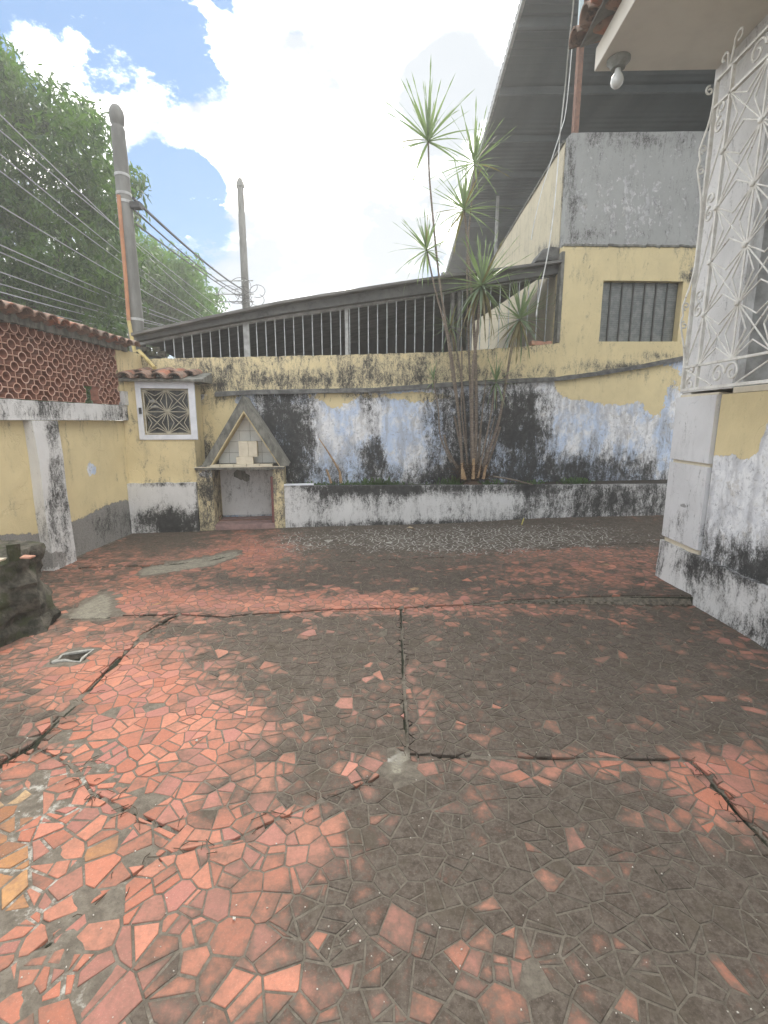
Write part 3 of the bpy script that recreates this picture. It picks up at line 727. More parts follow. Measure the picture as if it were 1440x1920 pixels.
mb = MB(); wbox(mb, sL-.022, sR+.022, .052, .062, zc-.028, zc-.018); mb.build('counter_edge', M['creambrick'], bbq)
ns = 5
for k in range(ns):   # row of cream tiles along the counter front
    a = sL+.14+k*(sR-sL-.28)/ns; mb = MB(); wbox(mb, a+.004, a+(sR-sL-.28)/ns-.004, -.12, .03, zc-.021, zc+.006); mb.build('counter_tile', M['creambrick'], bbq, bevel=.003)
# pitched niche
apx = wz(455, 741, .03); lf = wz(376, 868, .03); rf = wz(541, 868, .03)
th = .085
def slab(p0, p1, inner):
    d = (Vector(p1)-Vector(p0)).normalized(); nrm = Vector((-d.y, d.x))*inner*th
    return nrm
A_, L_, R_ = Vector(apx), Vector(lf), Vector(rf)
L_.y = R_.y = zc-.02
iA = Vector((A_.x, A_.y-.20)); iL = L_+Vector((.115, 0)); iR = R_-Vector((.115, 0))
def sz3(p, d): return W(p.x, d, p.y)
MB().prism([sz3(A_, .03), sz3(L_, .03), sz3(iL, .03), sz3(iA, .03)], -WN*(.03-DB-.01)).build('roof_slab', M['bbqcon'], bbq, bevel=.006)
MB().prism([sz3(A_+Vector((.002, 0)), .033), sz3(R_, .033), sz3(iR, .033), sz3(iA+Vector((.002, 0)), .033)], -WN*(.03-DB-.013)).build('roof_slab', M['bbqcon'], bbq, bevel=.006)
# yellow lining of the niche
tl = Vector((.012, 0))
lin = wall_mat('niche_lining', YEL)
for pa, pb, sg in ((iL, iA, 1), (iR, iA, -1)):
    o = MB().prism([sz3(pa, .022), sz3(pb, .022), sz3(pb-Vector((0, .03)), .022), sz3(pa+Vector((sg*.014, 0)), .022)], -WN*(.02-DB-.05)).build('lining', lin, bbq)
    stain_attr(o.data, np.tile([.22, 0, 0], (len(o.data.vertices), 1)))
# glazed tiles at the back of the niche, each its own piece, cut to the gable
DT = -.30
o = MB().prism([sz3(iL, DT-.01), sz3(iA, DT-.01), sz3(iR, DT-.01)], -WN*.05).build('niche_back', M['bbqcon'], bbq)
tw = .152; rows = 6
for r_ in range(rows):
    for c_ in range(-5, 6):
        s0 = A_.x+.03+c_*tw; z0 = zc+.0+r_*tw
        poly = [(s0+.002, z0+.002), (s0+tw-.002, z0+.002), (s0+tw-.002, z0+tw-.002), (s0+.002, z0+tw-.002)]
        for pa, pb in ((iL, iA), (iA, iR)):
            d = pb-pa; nx, ny = -d.y, d.x; L = math.hypot(nx, ny); nx, ny = nx/L, ny/L
            if (nx*(A_.x-pa.x)+ny*(zc+.1-pa.y)) > 0: nx, ny = -nx, -ny
            poly = clip(poly, nx, ny, nx*pa.x+ny*pa.y-.012)
            if len(poly) < 3: break
        poly = tidy(poly, .003) if len(poly) >= 3 else []
        if len(poly) < 3 or abs(area(poly)) < .0008: continue
        MB().prism([W(a, DT, b_) for a, b_ in poly], -WN*.008).build('wall_tile', M['glazed'], bbq)
# small brick stack on the counter
stack = thing('brick_stack', W(A_.x+.02, -.12, zc+.006), 'small stack of cream blocks standing on the barbecue counter', 'bricks')
s0, z0 = wz(443, 865, -.02); s1, z1 = wz(474, 852, -.02)
mb = MB(); wbox(mb, s0, s1, -.14, -.02, zc+.007, zc+.105); mb.build('brick', M['creambrick'], stack, bevel=.004)
s0, z0 = wz(448, 851, -.03); s1, z1 = wz(464.5, 822, -.03); s2 = wz(481, 822, -.03)[0]
mb = MB(); wbox(mb, s0, s1-.001, -.16, -.03, zc+.107, zc+.32); mb.build('brick', M['creambrick'], stack, bevel=.004)
mb = MB(); wbox(mb, s1+.001, s2, -.16, -.032, zc+.107, zc+.32); mb.build('brick', M['creambrick'], stack, bevel=.004)
# wire hook lying in the bay
hp = [wz(px, py, -.25) for px, py in ((415, 966), (411, 971), (412, 977), (420, 980), (432, 978), (450, 979), (470, 976), (500, 978), (515, 975))]
o = MB().tube([W(a, -.25, max(b_, .083)) for a, b_ in hp], .006, 6).build('wire', M['rust'], None, True); tag(o, 'bent rusty wire lying on the floor of the barbecue bay', 'wire')

# ------------------------------------------------------------------ meter box
box = thing('meter_box', W(.4, -.2, 0), 'yellow masonry meter box with a white framed star grille and small tiled roof', 'meter box')
c0, c1 = wz(249, 820, .0)[0], wz(367, 860, 0)[0]
c0 = min(c0, (XL+.002-A0.x)/WT.x)
zt_ = wz(300, 716, 0)[1]; zb_ = wz(300, 905, 0)[1]
def paint_box(px, py, P):
    r = blobs(px, py, .16, [(310, 903, 80, 8, .3), (375, 860, 12, 40, .35)]); return np.stack([r, np.zeros_like(r)+.05, np.zeros_like(r)], 1)
w0, z0w = wz(272, 815, 0); w1, z1w = wz(353, 729, 0)
f0, zf0 = wz(263, 825, 0); f1, zf1 = wz(364, 716, 0)
S_ = [c0, w0, w1, c1]; Z_ = [zb_-.01, z0w, z1w, zt_]
grid_panel('wall_face', lambda u, v: W(c0+u*(c1-c0), 0, Z_[0]+v*(z0w-Z_[0])), 30, 20, tuple(-WN*(-DB-.01)), M['yellow'], box, paint_box, .003)
grid_panel('wall_face', lambda u, v: W(c0+u*(w0-c0), -.001, z0w+v*(zt_-z0w)), 8, 20, tuple(-WN*(-DB-.012)), M['yellow'], box, paint_box, .002)
grid_panel('wall_face', lambda u, v: W(w1+u*(c1-w1), -.001, z0w+v*(zt_-z0w)), 8, 20, tuple(-WN*(-DB-.012)), M['yellow'], box, paint_box, .002)
mb = MB(); wbox(mb, w0, w1, DB, -.22, z0w, z1w); mb.build('recess_back', M['darkvoid'], box)
mb = MB(); wbox(mb, c0, c1, DB, -.002, z1w+.002, zt_); o = mb.build('lintel', M['yellow'], box); stain_attr(o.data, np.tile([.3, 0, .1], (8, 1)))
def frame_piece(a, b_, c, d): mb = MB(); wbox(mb, a, b_, -.012, .022, c, d); mb.build('frame_board', M['whitepaint'], wf, bevel=.003)
mb = MB(); wbox(mb, f0-.0, f1, -.02, .010, zf0-.0, zf0+.004); wf = mb.build('window_frame', M['whitepaint'], box)
frame_piece(f0, w0, zf0+.005, zf1); frame_piece(w1, f1, zf0+.005, zf1); frame_piece(w0+.001, w1-.001, zf0+.005, z0w-.001); frame_piece(w0+.001, w1-.001, z1w+.001, zf1)

def star_cell(mb, P, a0, a1, b0, b1, r, diag=True, kink=.27):
    """one square of the star pattern: corner-to-corner bars and bent rays"""
    c = ((a0+a1)/2, (b0+b1)/2); H = (a1-a0)/2; K = (b1-b0)/2
    q = [(a0, b0), (a1, b0), (a1, b1), (a0, b1)]
    kk = [(c[0], c[1]-K*kink*1.7), (c[0]+H*kink*1.7, c[1]), (c[0], c[1]+K*kink*1.7), (c[0]-H*kink*1.7, c[1])]
    for i in range(4):
        mb.tube([P(*q[i]), P(*kk[i]), P(*q[(i+1) % 4])], r, 6)
    if diag:
        mb.tube([P(a0, b0), P(a1, b1)], r, 6); mb.tube([P(a0, b1), P(a1, b0)], r, 6)
gr = None
mb = MB(); g0, g1, h0, h1 = w0+.015, w1-.015, z0w+.015, z1w-.015
for a, b_ in (((g0, h0), (g1, h0)), ((g1, h0), (g1, h1)), ((g1, h1), (g0, h1)), ((g0, h1), (g0, h0))):
    mb.bar(W(a[0], -.03, a[1]), W(b_[0], -.03, b_[1]), .016, .016, WN)
gr = mb.build('grille', M['creammetal'], box)
gm, hm = (g0+g1)/2, (h0+h1)/2
Pg = lambda a, b_: W(a, -.03, b_)
for i in range(2):
    for j in range(2):
        mb = MB(); star_cell(mb, Pg, *((g0, gm) if i == 0 else (gm, g1)), *((h0, hm) if j == 0 else (hm, h1)), .0055); mb.build('star_panel', M['creammetal'], gr, True)
mb = MB(); mb.tube([Pg(gm, h0), Pg(gm, h1)], .006, 6); mb.build('grille_bar', M['creammetal'], gr, True)
mb = MB(); mb.tube([Pg(g0, hm), Pg(g1, hm)], .006, 6); mb.build('grille_bar', M['creammetal'], gr, True)
mb = MB(); wbox(mb, w0+.02, w1-.02, -.10, -.095, z0w+.01, z1w-.01); mb.build('glass', M['glass'], box)
for (px0, py0, rr) in ((287, 754, .05), (290, 764, .045)):
    s_, z_ = wz(px0, py0, -.08); mb = MB(); mb.tube([W(s_-rr, -.08, z_), W(s_, -.075, z_+.012), W(s_+rr, -.08, z_)], [rr*.3, rr*.55, rr*.3], 8); mb.build('meter', M['graypost'], box, True)
mb = MB(); wbox(mb, w0-.035, w0-.008, .015, .05, (z0w+z1w)/2-.03, (z0w+z1w)/2+.05); mb.build('latch', M['cable'], box, bevel=.004)
# white plinth below
pz = wz(300, 906, .06)[1]
def paint_plin(px, py, P):
    r = blobs(px, py, .12, [(340, 985, 90, 40, .75), (385, 940, 26, 60, .55), (300, 975, 60, 26, .35), (310, 907, 80, 7, .5), (258, 960, 10, 60, .2)])
    return np.stack([r, np.zeros_like(r)+.1, blobs(px, py, 0, [(340, 992, 80, 8, .7)])], 1)
grid_panel('plinth', lambda u, v: W(c0-.01+u*(sL-c0+.005), .06, v*(pz+.015*mnoise.noise(Vector((u*8, 3, 0))))), 50, 30, tuple(-WN*(.06-DB-.01)), M['white'], box, paint_plin, .006)
# clay roof of the box
def clay_tile_mesh(L=.40, r0=.075, r1=.062, t=.013, n=9):
    mb = MB(); outer, inner = [], []
    vs_ = []; fs = []
    for e, (yy, rr) in enumerate(((0, r0), (L*.5, (r0+r1)/2+.002), (L, r1))):
        for ro in (rr, rr-t):
            for k in range(n):
                a = math.pi*k/(n-1); vs_.append((ro*math.cos(a), yy, ro*math.sin(a)*.85))
    def I(e, l, k): return e*2*n+l*n+k
    for e in range(2):
        for k in range(n-1):
            fs.append((I(e, 0, k), I(e, 0, k+1), I(e+1, 0, k+1), I(e+1, 0, k))); fs.append((I(e, 1, k+1), I(e, 1, k), I(e+1, 1, k), I(e+1, 1, k+1)))
        for k in (0, n-1):
            fs.append((I(e, 0, k), I(e+1, 0, k), I(e+1, 1, k), I(e, 1, k)))
    for e in (0, 2):
        for k in range(n-1): fs.append((I(e, 0, k), I(e, 1, k), I(e, 1, k+1), I(e, 0, k+1)))
    me = bpy.data.meshes.new('roof_tile'); me.from_pydata(vs_, [], fs)
    for p_ in me.polygons: p_.use_smooth = True
    try: me.set_sharp_from_angle(angle=R(50))
    except Exception: pass
    return me
tile_me = clay_tile_mesh()
wall_ang = math.atan2(WT.y, WT.x)
rz = wz(300, 715, .05)[1]
MB().hexa([W(c0-.06, .10, rz-.005), W(c1+.17, .10, rz-.005), W(c1+.17, DB+.0, rz+.02), W(c0-.06, DB, rz+.02), W(c0-.06, .10, rz+.028), W(c1+.17, .10, rz+.028), W(c1+.17, DB, rz+.17), W(c0-.06, DB, rz+.17)]).build('roof_slab', M['bbqcon'], box, bevel=.006)
slope = math.atan2(.14, .7)
for row, (dd, zo) in enumerate(((.16, .045), (-.12, .105))):
    for k in range(4):
        s_ = c0+.10+k*.205+(.10*row)
        ob = link('roof_tile', tile_me, M['rooftile'], box, tuple(W(s_, dd-.02*random.random(), rz+zo-.012)), None, (1.22, 1.1, 1.15))
        ob.rotation_euler = (slope+random.gauss(0, .03), random.gauss(0, .05), wall_ang+random.gauss(-.06, .06))
        ob = link('roof_tile', tile_me, M['rooftile'], box, tuple(W(s_-.103, dd-.03, rz+zo+.022)), None)
        ob.rotation_euler = (slope, math.pi, wall_ang+random.gauss(0, .04)); ob.scale = (1.0, 1, .5)
# concrete stub linking the lattice wall and the box
# ------------------------------------------------------------------ left boundary wall
lw = thing('boundary_wall', (XL-.1, 4, 0), 'low yellow boundary wall with white pilaster, clay lattice and tiled top', 'wall')
YE = A0.y+.02
Y_S = .2
def paint_lw(px, py, P):
    r = blobs(px, py, .10, [(215, 985, 60, 45, .55), (60, 1050, 120, 40, .3), (190, 790, 60, 6, .25), (240, 900, 16, 110, .12)])
    g = blobs(px, py, .08, [(172, 880, 18, 20, .62), (40, 1000, 60, 14, .2)])
    # bare render along the foot, higher towards the corner
    lim = np.interp(px, [0, 75, 90, 150, 190, 225, 250], [1003, 1000, 990, 972, 952, 938, 940])
    b_ = np.clip(.5+(py-lim)/26, 0, 1)
    return np.stack([r, g, b_], 1)
PZ0, PZ1 = 1.505, 1.69
grid_panel('wall_face', lambda u, v: (XL, Y_S+u*(YE+.65-Y_S), -.03+v*(PZ0+.03)), 200, 60, (-.15, 0, 0), M['yellow'], lw, paint_lw, .006)
# beam
def paint_beam(px, py, P):
    r = blobs(px, py, .40, [(90, 765, 40, 30, .3), (230, 775, 30, 24, .35), (30, 760, 60, 20, -.1), (160, 770, 40, 20, -.12), (45, 785, 60, 6, -.2)])
    return np.stack([r, np.zeros_like(r)+.1, np.zeros_like(r)+.15], 1)
grid_panel('beam', lambda u, v: (XL+.075, Y_S+u*(YE-.01-Y_S), PZ0+.002+v*(PZ1-PZ0+.01*mnoise.noise(Vector((u*30, 1, 0))))), 160, 12, (-.24, 0, 0), M['white'], lw, paint_beam, .008)
# pilasters
def paint_pil(px, py, P):
    r = blobs(px, py, .30, [(105, 850, 20, 90, .28), (110, 960, 24, 80, .3), (75, 880, 14, 120, -.3), (130, 1040, 30, 20, .2), (100, 800, 24, 26, .25)])
    b_ = blobs(px, py, .1, [(100, 1050, 40, 26, .6), (120, 900, 20, 150, .25)])
    return np.stack([r, np.zeros_like(r)+.2, b_], 1)
pil_y = [(hx(86, 1065, XL+.0).y, hx(152, 1040, XL+.09).y)]
ya, yb = hz(62, 1070, 0.0).y, hz(152, 1046, 0).y
ya = 4.60; yb = 4.95
for (p0, p1) in ((ya, yb), (ya-2.1, yb-2.1)):
    mb = MB(); NZ = 24
    grid_panel('pilaster', lambda u, v: (XL+.11-.02*v, p0+u*(p1-p0), -.03+v*(PZ0+.028)), 14, 50, (-.18, 0, 0), M['white'], lw, paint_pil, .008)
# lattice of clay blocks
BWd, BHt = .226, .195
zl0 = PZ1+.012
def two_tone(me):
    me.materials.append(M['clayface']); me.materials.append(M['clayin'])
    for f_ in me.polygons: f_.material_index = 0 if abs(f_.normal.x) > .8 else 1  # outer faces pale, hole sides take the clay with painted shade
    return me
def lattice_block():
    mb = MB(); a, h = BWd/2, BHt/2; D2 = .05; t = .011
    def P3(u, v, d): return (d, u, v)
    def arc(cu, cv, ru, rv, a0, a1, n):
        ring = []
        for k in range(n+1):
            an = a0+(a1-a0)*k/n
            ring.append((an))
        for k in range(n):
            q = []
            for an, sc in ((ring[k], 1), (ring[k+1], 1), (ring[k+1], .78), (ring[k], .78)):
                q.append((cu+ru*sc*math.cos(an), cv+rv*sc*math.sin(an)))
            mb.hexa([P3(u, v, D2) for u, v in q]+[P3(u, v, -D2) for u, v in q])
    ru, rv = .054, .050
    arc(0, 0, ru, rv, 0, 2*math.pi, 14)
    for cu, cv, s0_ in ((-a, -h, 0), (a, -h, 1), (a, h, 2), (-a, h, 3)): arc(cu, cv, ru, rv, s0_*math.pi/2, (s0_+1)*math.pi/2, 4)
    for (u0, u1, v0, v1) in ((ru*.97, a-.001, -t/2, t/2), (-a+.001, -ru*.97, -t/2, t/2), (-t/2, t/2, rv*.97, h-.001), (-t/2, t/2, -h+.001, -rv*.97),
                             (-a+ru*.97, a-ru*.97, h-t*.55, h-.001), (-a+ru*.97, a-ru*.97, -h+.001, -h+t*.55), (a-t*.55, a-.001, -h+rv*.97, h-rv*.97), (-a+.001, -a+t*.55, -h+rv*.97, h-rv*.97)):
        mb.box(-D2+.002, D2-.002, u0, u1, v0, v1)
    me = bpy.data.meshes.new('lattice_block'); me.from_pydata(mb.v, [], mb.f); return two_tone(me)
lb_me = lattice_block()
ring_mb = MB(); nR = 14
def ring_mesh():
    mb = MB(); n = 14
    for k in range(n):
        q = []
        for an, sc in ((2*math.pi*k/n, 1), (2*math.pi*(k+1)/n, 1), (2*math.pi*(k+1)/n, .82), (2*math.pi*k/n, .82)):
            q.append((.0555*sc*math.cos(an), .0555*sc*math.sin(an)))
        mb.hexa([(.05, u, v) for u, v in q]+[(-.05, u, v) for u, v in q])
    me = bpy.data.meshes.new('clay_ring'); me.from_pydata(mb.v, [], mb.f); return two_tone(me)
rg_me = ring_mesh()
yl_end = 6.22
miss = hx(176, 745, XL).y
for c_ in range(17):
    yc = yl_end-BWd*(c_+.5)
    for r_ in range(3):
        if r_ == 0 and abs(yc-miss) < BWd*.5: continue
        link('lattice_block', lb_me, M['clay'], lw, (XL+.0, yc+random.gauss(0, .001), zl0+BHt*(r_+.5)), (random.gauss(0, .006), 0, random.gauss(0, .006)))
for k in range(34):
    yc = yl_end-.113*(k+.5)
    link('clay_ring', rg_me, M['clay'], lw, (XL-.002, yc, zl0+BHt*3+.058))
mb = MB(); NS = 60
for k in range(NS):
    y0, y1 = 1.4+(YE-1.4+.1)*k/NS, 1.4+(YE-1.4+.1)*(k+1)/NS; zz_ = zl0+BHt*3+.112
    e = .012*mnoise.noise(Vector((k*.9, 2, 0)))
    mb.box(XL-.10, XL+.08, y0, y1, zz_-.02+e, zz_+.075)
mb.build('mortar_bed', M['bbqcon'], lw)
ytl = YE+.12; k = 0
while ytl > 1.2:
    ob = link('roof_tile', tile_me, M['rooftile'], lw, (XL+.20+random.gauss(0, .008), ytl, zl0+BHt*3+.165+random.gauss(0, .004)), None)
    ob.rotation_euler = (R(14)+random.gauss(0, .03), random.gauss(0, .06), math.pi/2+random.gauss(0, .05)); ob.scale = (1.15, 1, 1.0)
    ob = link('roof_tile', tile_me, M['rooftile'], lw, (XL+.185, ytl-.085, zl0+BHt*3+.215), None)
    ob.rotation_euler = (R(14), math.pi, math.pi/2+random.gauss(0, .04)); ob.scale = (.95, 1, .7)
    ytl -= .172+random.gauss(0, .004); k += 1
def paint_stub(px, py, P):
    r = blobs(px, py, .2, [(235, 715, 20, 10, .5)]); return np.stack([r, r*0, r*0], 1)
grid_panel('end_panel', lambda u, v: (XL+.05, yl_end+.005+u*(YE+.5-yl_end), PZ1+.18+v*.53), 8, 20, (-.16, 0, 0), M['yellow'], lw, paint_stub, .004)
grid_panel('end_post', lambda u, v: (XL+.09, yl_end+.02+u*(YE+.5-yl_end), PZ1+.008+v*.175), 8, 12, (-.2, 0, 0), M['white'], lw, paint_beam, .008)

# ------------------------------------------------------------------ neighbour's barred lean-to above the back wall
shed = thing('lean_to', W(4, DB-.8, 2.3), 'dark lean-to with sloping roof and thin vertical window bars above the back wall', 'shed')
DS = DB-.28
T1 = curve_sz([(245, 624), (400, 590), (530, 563), (720, 532), (850, 513), (1058, 486)], DS+.30)
B1 = curve_sz([(245, 634), (400, 603), (530, 580), (720, 553), (850, 535), (1058, 503)], DS+.20)
BT = curve_sz([(262, 634), (460, 595), (650, 568), (845, 538), (1050, 504)], DS)
BB = curve_sz([(262, 648), (460, 608), (650, 580), (845, 549), (1050, 517)], DS)
s_a, s_b = T1[0][0], T1[-1][0]
mb = MB(); n = 40
for k in range(n):
    s0, s1 = s_a+(s_b-s_a)*k/n, s_a+(s_b-s_a)*(k+1)/n
    mb.hexa([W(s0, DS+.30, interp(T1, s0)-.035), W(s1, DS+.30, interp(T1, s1)-.035), W(s1, DS-4.5, interp(T1, s1)-.10), W(s0, DS-4.5, interp(T1, s0)-.10),
             W(s0, DS+.30, interp(T1, s0)), W(s1, DS+.30, interp(T1, s1)), W(s1, DS-4.5, interp(T1, s1)-.07), W(s0, DS-4.5, interp(T1, s0)-.07)])
mb.build('roof_sheet', M['timber'], shed)
mb = MB()
for k in range(n):
    s0, s1 = s_a+.03+(s_b-s_a-.03)*k/n, s_a+.03+(s_b-s_a-.03)*(k+1)/n
    mb.hexa([W(s0, DS+.18, interp(B1, s0)-.05), W(s1, DS+.18, interp(B1, s1)-.05), W(s1, DS+.06, interp(B1, s1)-.05), W(s0, DS+.06, interp(B1, s0)-.05),
             W(s0, DS+.18, interp(T1, s0)-.04), W(s1, DS+.18, interp(T1, s1)-.04), W(s1, DS+.06, interp(T1, s1)-.045), W(s0, DS+.06, interp(T1, s0)-.045)])
mb.build('fascia_board', M['sheet'], shed)
mb = MB(); sb0, sb1 = BT[0][0], BT[-1][0]
for k in range(n):
    s0, s1 = sb0+(sb1-sb0)*k/n, sb0+(sb1-sb0)*(k+1)/n
    mb.hexa([W(s0, DS+.04, interp(BB, s0)), W(s1, DS+.04, interp(BB, s1)), W(s1, DS-.04, interp(BB, s1)), W(s0, DS-.04, interp(BB, s0)),
             W(s0, DS+.04, interp(BT, s0)), W(s1, DS+.04, interp(BT, s1)), W(s1, DS-.04, interp(BT, s1)), W(s0, DS-.04, interp(BT, s0))])
mb.build('eaves_beam', M['graypost'], shed)
for px0, py0 in ((452, 575), (640, 562), (742, 545), (822, 528), (972, 506)):     # short brackets between beam and roof
    s_ = wz(px0, py0, DS+.05)[0]; mb = MB(); wbox(mb, s_-.03, s_+.03, DS+.042, DS+.058, interp(BT, s_)-.02, interp(T1, s_)-.05); mb.build('bracket', M['graypost'], shed)
for px0, wd, mt in ((463, .085, 'graypost'), (650, .05, 'graypost'), (846, .045, 'timber'), (858, .045, 'timber')):
    s_ = wz(px0, 640, DS)[0]; mb = MB(); wbox(mb, s_-wd/2, s_+wd/2, DS-.035, DS+.045, ztop(s_)-.1, interp(BB, s_)+.005); mb.build('post', M[mt], shed, bevel=.004)
px0 = 309.0
while px0 < 1040:
    s_ = wz(px0, 650, DS)[0]
    if min(abs(px0-463), abs(px0-650), abs(px0-852)) > 6:
        MB().bar(W(s_, DS, ztop(s_)-.1), W(s_, DS, interp(BB, s_)+.01), .013, .013, WN).build('window_bar', M['bar'], shed)
    px0 += 17.35
mb = MB()
for k in range(12):
    s0, s1 = s_a+.1+(s_b-s_a-.15)*k/12, s_a+.1+(s_b-s_a-.15)*(k+1)/12
    mb.hexa([W(s0, DS-4.3, 0), W(s1, DS-4.3, 0), W(s1, DS-4.4, 0), W(s0, DS-4.4, 0), W(s0, DS-4.3, interp(T1, s0)-.11), W(s1, DS-4.3, interp(T1, s1)-.11), W(s1, DS-4.4, interp(T1, s1)-.11), W(s0, DS-4.4, interp(T1, s0)-.11)])
mb.build('rear_wall', M['greyin'], shed)
mb = MB(); wbox(mb, s_a+.1, s_b-.05, DS-4.3, DS-.15, 1.2, 1.3); mb.build('floor_slab', M['greyin'], shed)
mb = MB(); wbox(mb, s_a+.1, s_a+.2, DS-4.3, DS-.05, 1.3, 2.45); mb.build('end_wall', M['greyin'], shed)
# broken bricks beside the pole on the wall top and by the corner
for i, (px0, py0, nb) in enumerate(((290, 664, 5), (1018, 645, 4))):
    pile = thing('brick_rubble', W(*[wz(px0, py0, DB-.1)[0]], DB-.1, 2.35), ('mossy rubble heaped at the left end of the back wall top' if i == 0 else 'broken red bricks lying at the right end of the barred opening'), 'rubble')
    for k in range(nb):
        s_, z_ = wz(px0+(k-nb/2)*10*(1 if i == 0 else .9), py0-(8 if i == 0 and k % 2 else 0), DB-.1); mb = MB(); wbox(mb, s_-.05, s_+.05, DB-.14, DB-.04, z_-.03, z_+.035)
        mb.build('brick_piece', M['clay'] if i else M['mossrock'], pile, bevel=.012, jit=.006)

# ------------------------------------------------------------------ neighbour's building on the right
nb = thing('neighbour_house', W(7, DB-1, 0), 'tall yellow and grey rendered neighbour building with a small barred window', 'building')
zc1 = wz(1056, 458, DB)[1]; zc2 = wz(1066, 247, DB)[1]
Zc1 = curve_sz([(1040, 459), (1330, 462), (1430, 464)], DB); Zc2 = curve_sz([(1050, 247), (1330, 244), (1430, 243)], DB); Wt_ = curve_sz([(1120, 525), (1290, 527)], DB); Wb_ = curve_sz([(1120, 640), (1290, 640)], DB)
wl, wzb = wz(1124, 640, DB); wr, wzt = wz(1284, 525, DB); wzb2 = wz(1284, 640, DB)[1]
def paint_nb(px, py, P):
    r = blobs(px, py, .14, [(1180, 690, 140, 14, .6), (1230, 668, 60, 10, .45), (1045, 560, 9, 90, .6), (1300, 520, 30, 14, .7), (1285, 470, 24, 40, .3), (1160, 462, 140, 5, .3), (1100, 675, 60, 10, .2)])
    return np.stack([r, np.zeros_like(r)+.08, blobs(px, py, .02, [(1300, 500, 24, 30, .5), (1050, 480, 8, 40, .5)])], 1)
def panel(s0, s1, z0f, z1f, mt, pf, nm='wall_face', nu=40, nv=30, d=DB-.018, thick=.2):
    return grid_panel(nm, lambda u, v: W(s0+u*(s1-s0), d, z0f(s0+u*(s1-s0))+v*(z1f(s0+u*(s1-s0))-z0f(s0+u*(s1-s0)))), nu, nv, tuple(-WN*thick), M[mt], nb, pf, .005)
sc = S_COR; SE2 = 10.2
K = lambda q: (lambda s_: q)
F1 = lambda s_: interp(Zc1, s_)
panel(sc, wl, lambda s_: zmould(s_), F1, 'yellow', paint_nb)
panel(wl, wr, lambda s_: zmould(s_), lambda s_: interp(Wb_, s_), 'yellow', paint_nb)
panel(wl, wr, lambda s_: interp(Wt_, s_), F1, 'yellow', paint_nb)
panel(wr, SE2, lambda s_: zmould(s_), F1, 'yellow', paint_nb)
def paint_gr(px, py, P):
    r = blobs(px, py, .24, [(1180, 262, 160, 26, .28), (1072, 350, 12, 130, .4), (1100, 440, 60, 16, .25), (1180, 330, 80, 60, -.1)])
    return np.stack([r, blobs(px, py, .38, [(1180, 390, 100, 60, .1)]), np.zeros_like(r)+.1], 1)
grid_panel('wall_face', lambda u, v: W(sc+.02+u*(SE2-sc-.02), DB-.035, F1(sc+u*(SE2-sc))+.006+v*(interp(Zc2, sc+u*(SE2-sc))-F1(sc+u*(SE2-sc)))), 90, 60, tuple(-WN*.18), M['render'], nb, paint_gr, .006)
mb = MB()
for k in range(50):
    s0, s1 = sc+(SE2-sc)*k/50, sc+(SE2-sc)*(k+1)/50; e = .012*mnoise.noise(Vector((k*.6, 9, 0)))
    zq = F1((s0+s1)/2); wbox(mb, s0, s1, DB-.1, DB+.002+e, zq-.014+e, zq+.016+e)
mb.build('plaster_ledge', M['bbqcon'], nb)
# side wall, receding
def paint_side(px, py, P):
    r = blobs(px, py, .2, [(1035, 470, 40, 16, .5), (1060, 400, 8, 130, .35)]); return np.stack([r, np.zeros_like(r)+.1, np.zeros_like(r)+.05], 1)
cor = W(sc, DB-.2, 0)
grid_panel('side_wall', lambda u, v: (cor.x+.004, cor.y+.004+u*8.5, 1.0+v*(zc2-.03-1.0)), 80, 50, (.2, 0, 0), M['cream'], nb, paint_side, .006)
mb = MB(); mb.box(cor.x-.02, cor.x+.23, cor.y, cor.y+8.5, zc2-.03, zc2+.0); mb.build('parapet_cap', M['bbqcon'], nb)
# dark flashing lump where the lean-to roof meets the wall
q0 = hx(1000, 475, cor.x-.02); 
mb = MB(); mb.prism([(cor.x-.34, cor.y-.05, 3.93), (cor.x+.01, cor.y-.05, 3.93), (cor.x+.01, cor.y-.05, 4.12), (cor.x-.10, cor.y-.05, 4.13), (cor.x-.26, cor.y-.05, 4.11)], (0.0, .5, .0)); mb.build('flashing', M['coping'], nb, bevel=.02, jit=.01)
mb = MB(); wbox(mb, sc-.03, sc+.02, DB-.12, DB-.002, ztop(sc), zc1-.1); mb.build('broken_edge', M['bbqcon'], nb, bevel=.008, jit=.004)
# window with bars and ribbed glass
win = MB(); wbox(win, wl, wr, DB-.2, DB-.14, wzb-.01, wzt+.12); win = win.build('window', M['ribglass'], nb)
zz_ = wzb+.01
npn = 7
for k in range(npn):
    a = wl+(wr-wl)*k/npn; mb = MB()
    nr = 28
    for j in range(nr):
        z0 = wzb+.02+(wzt-wzb-.04)*j/nr; wbox(mb, a+.012, a+(wr-wl)/npn-.012, DB-.139, DB-.128, z0+.002, z0+(wzt-wzb-.04)/nr-.003)
    mb.build('ribbed_pane', M['ribglass'], win)
    if k: mb = MB(); wbox(mb, a-.010, a+.010, DB-.126, DB-.108, wzb, wzt+.1); mb.build('window_bar', M['sheet'], win)


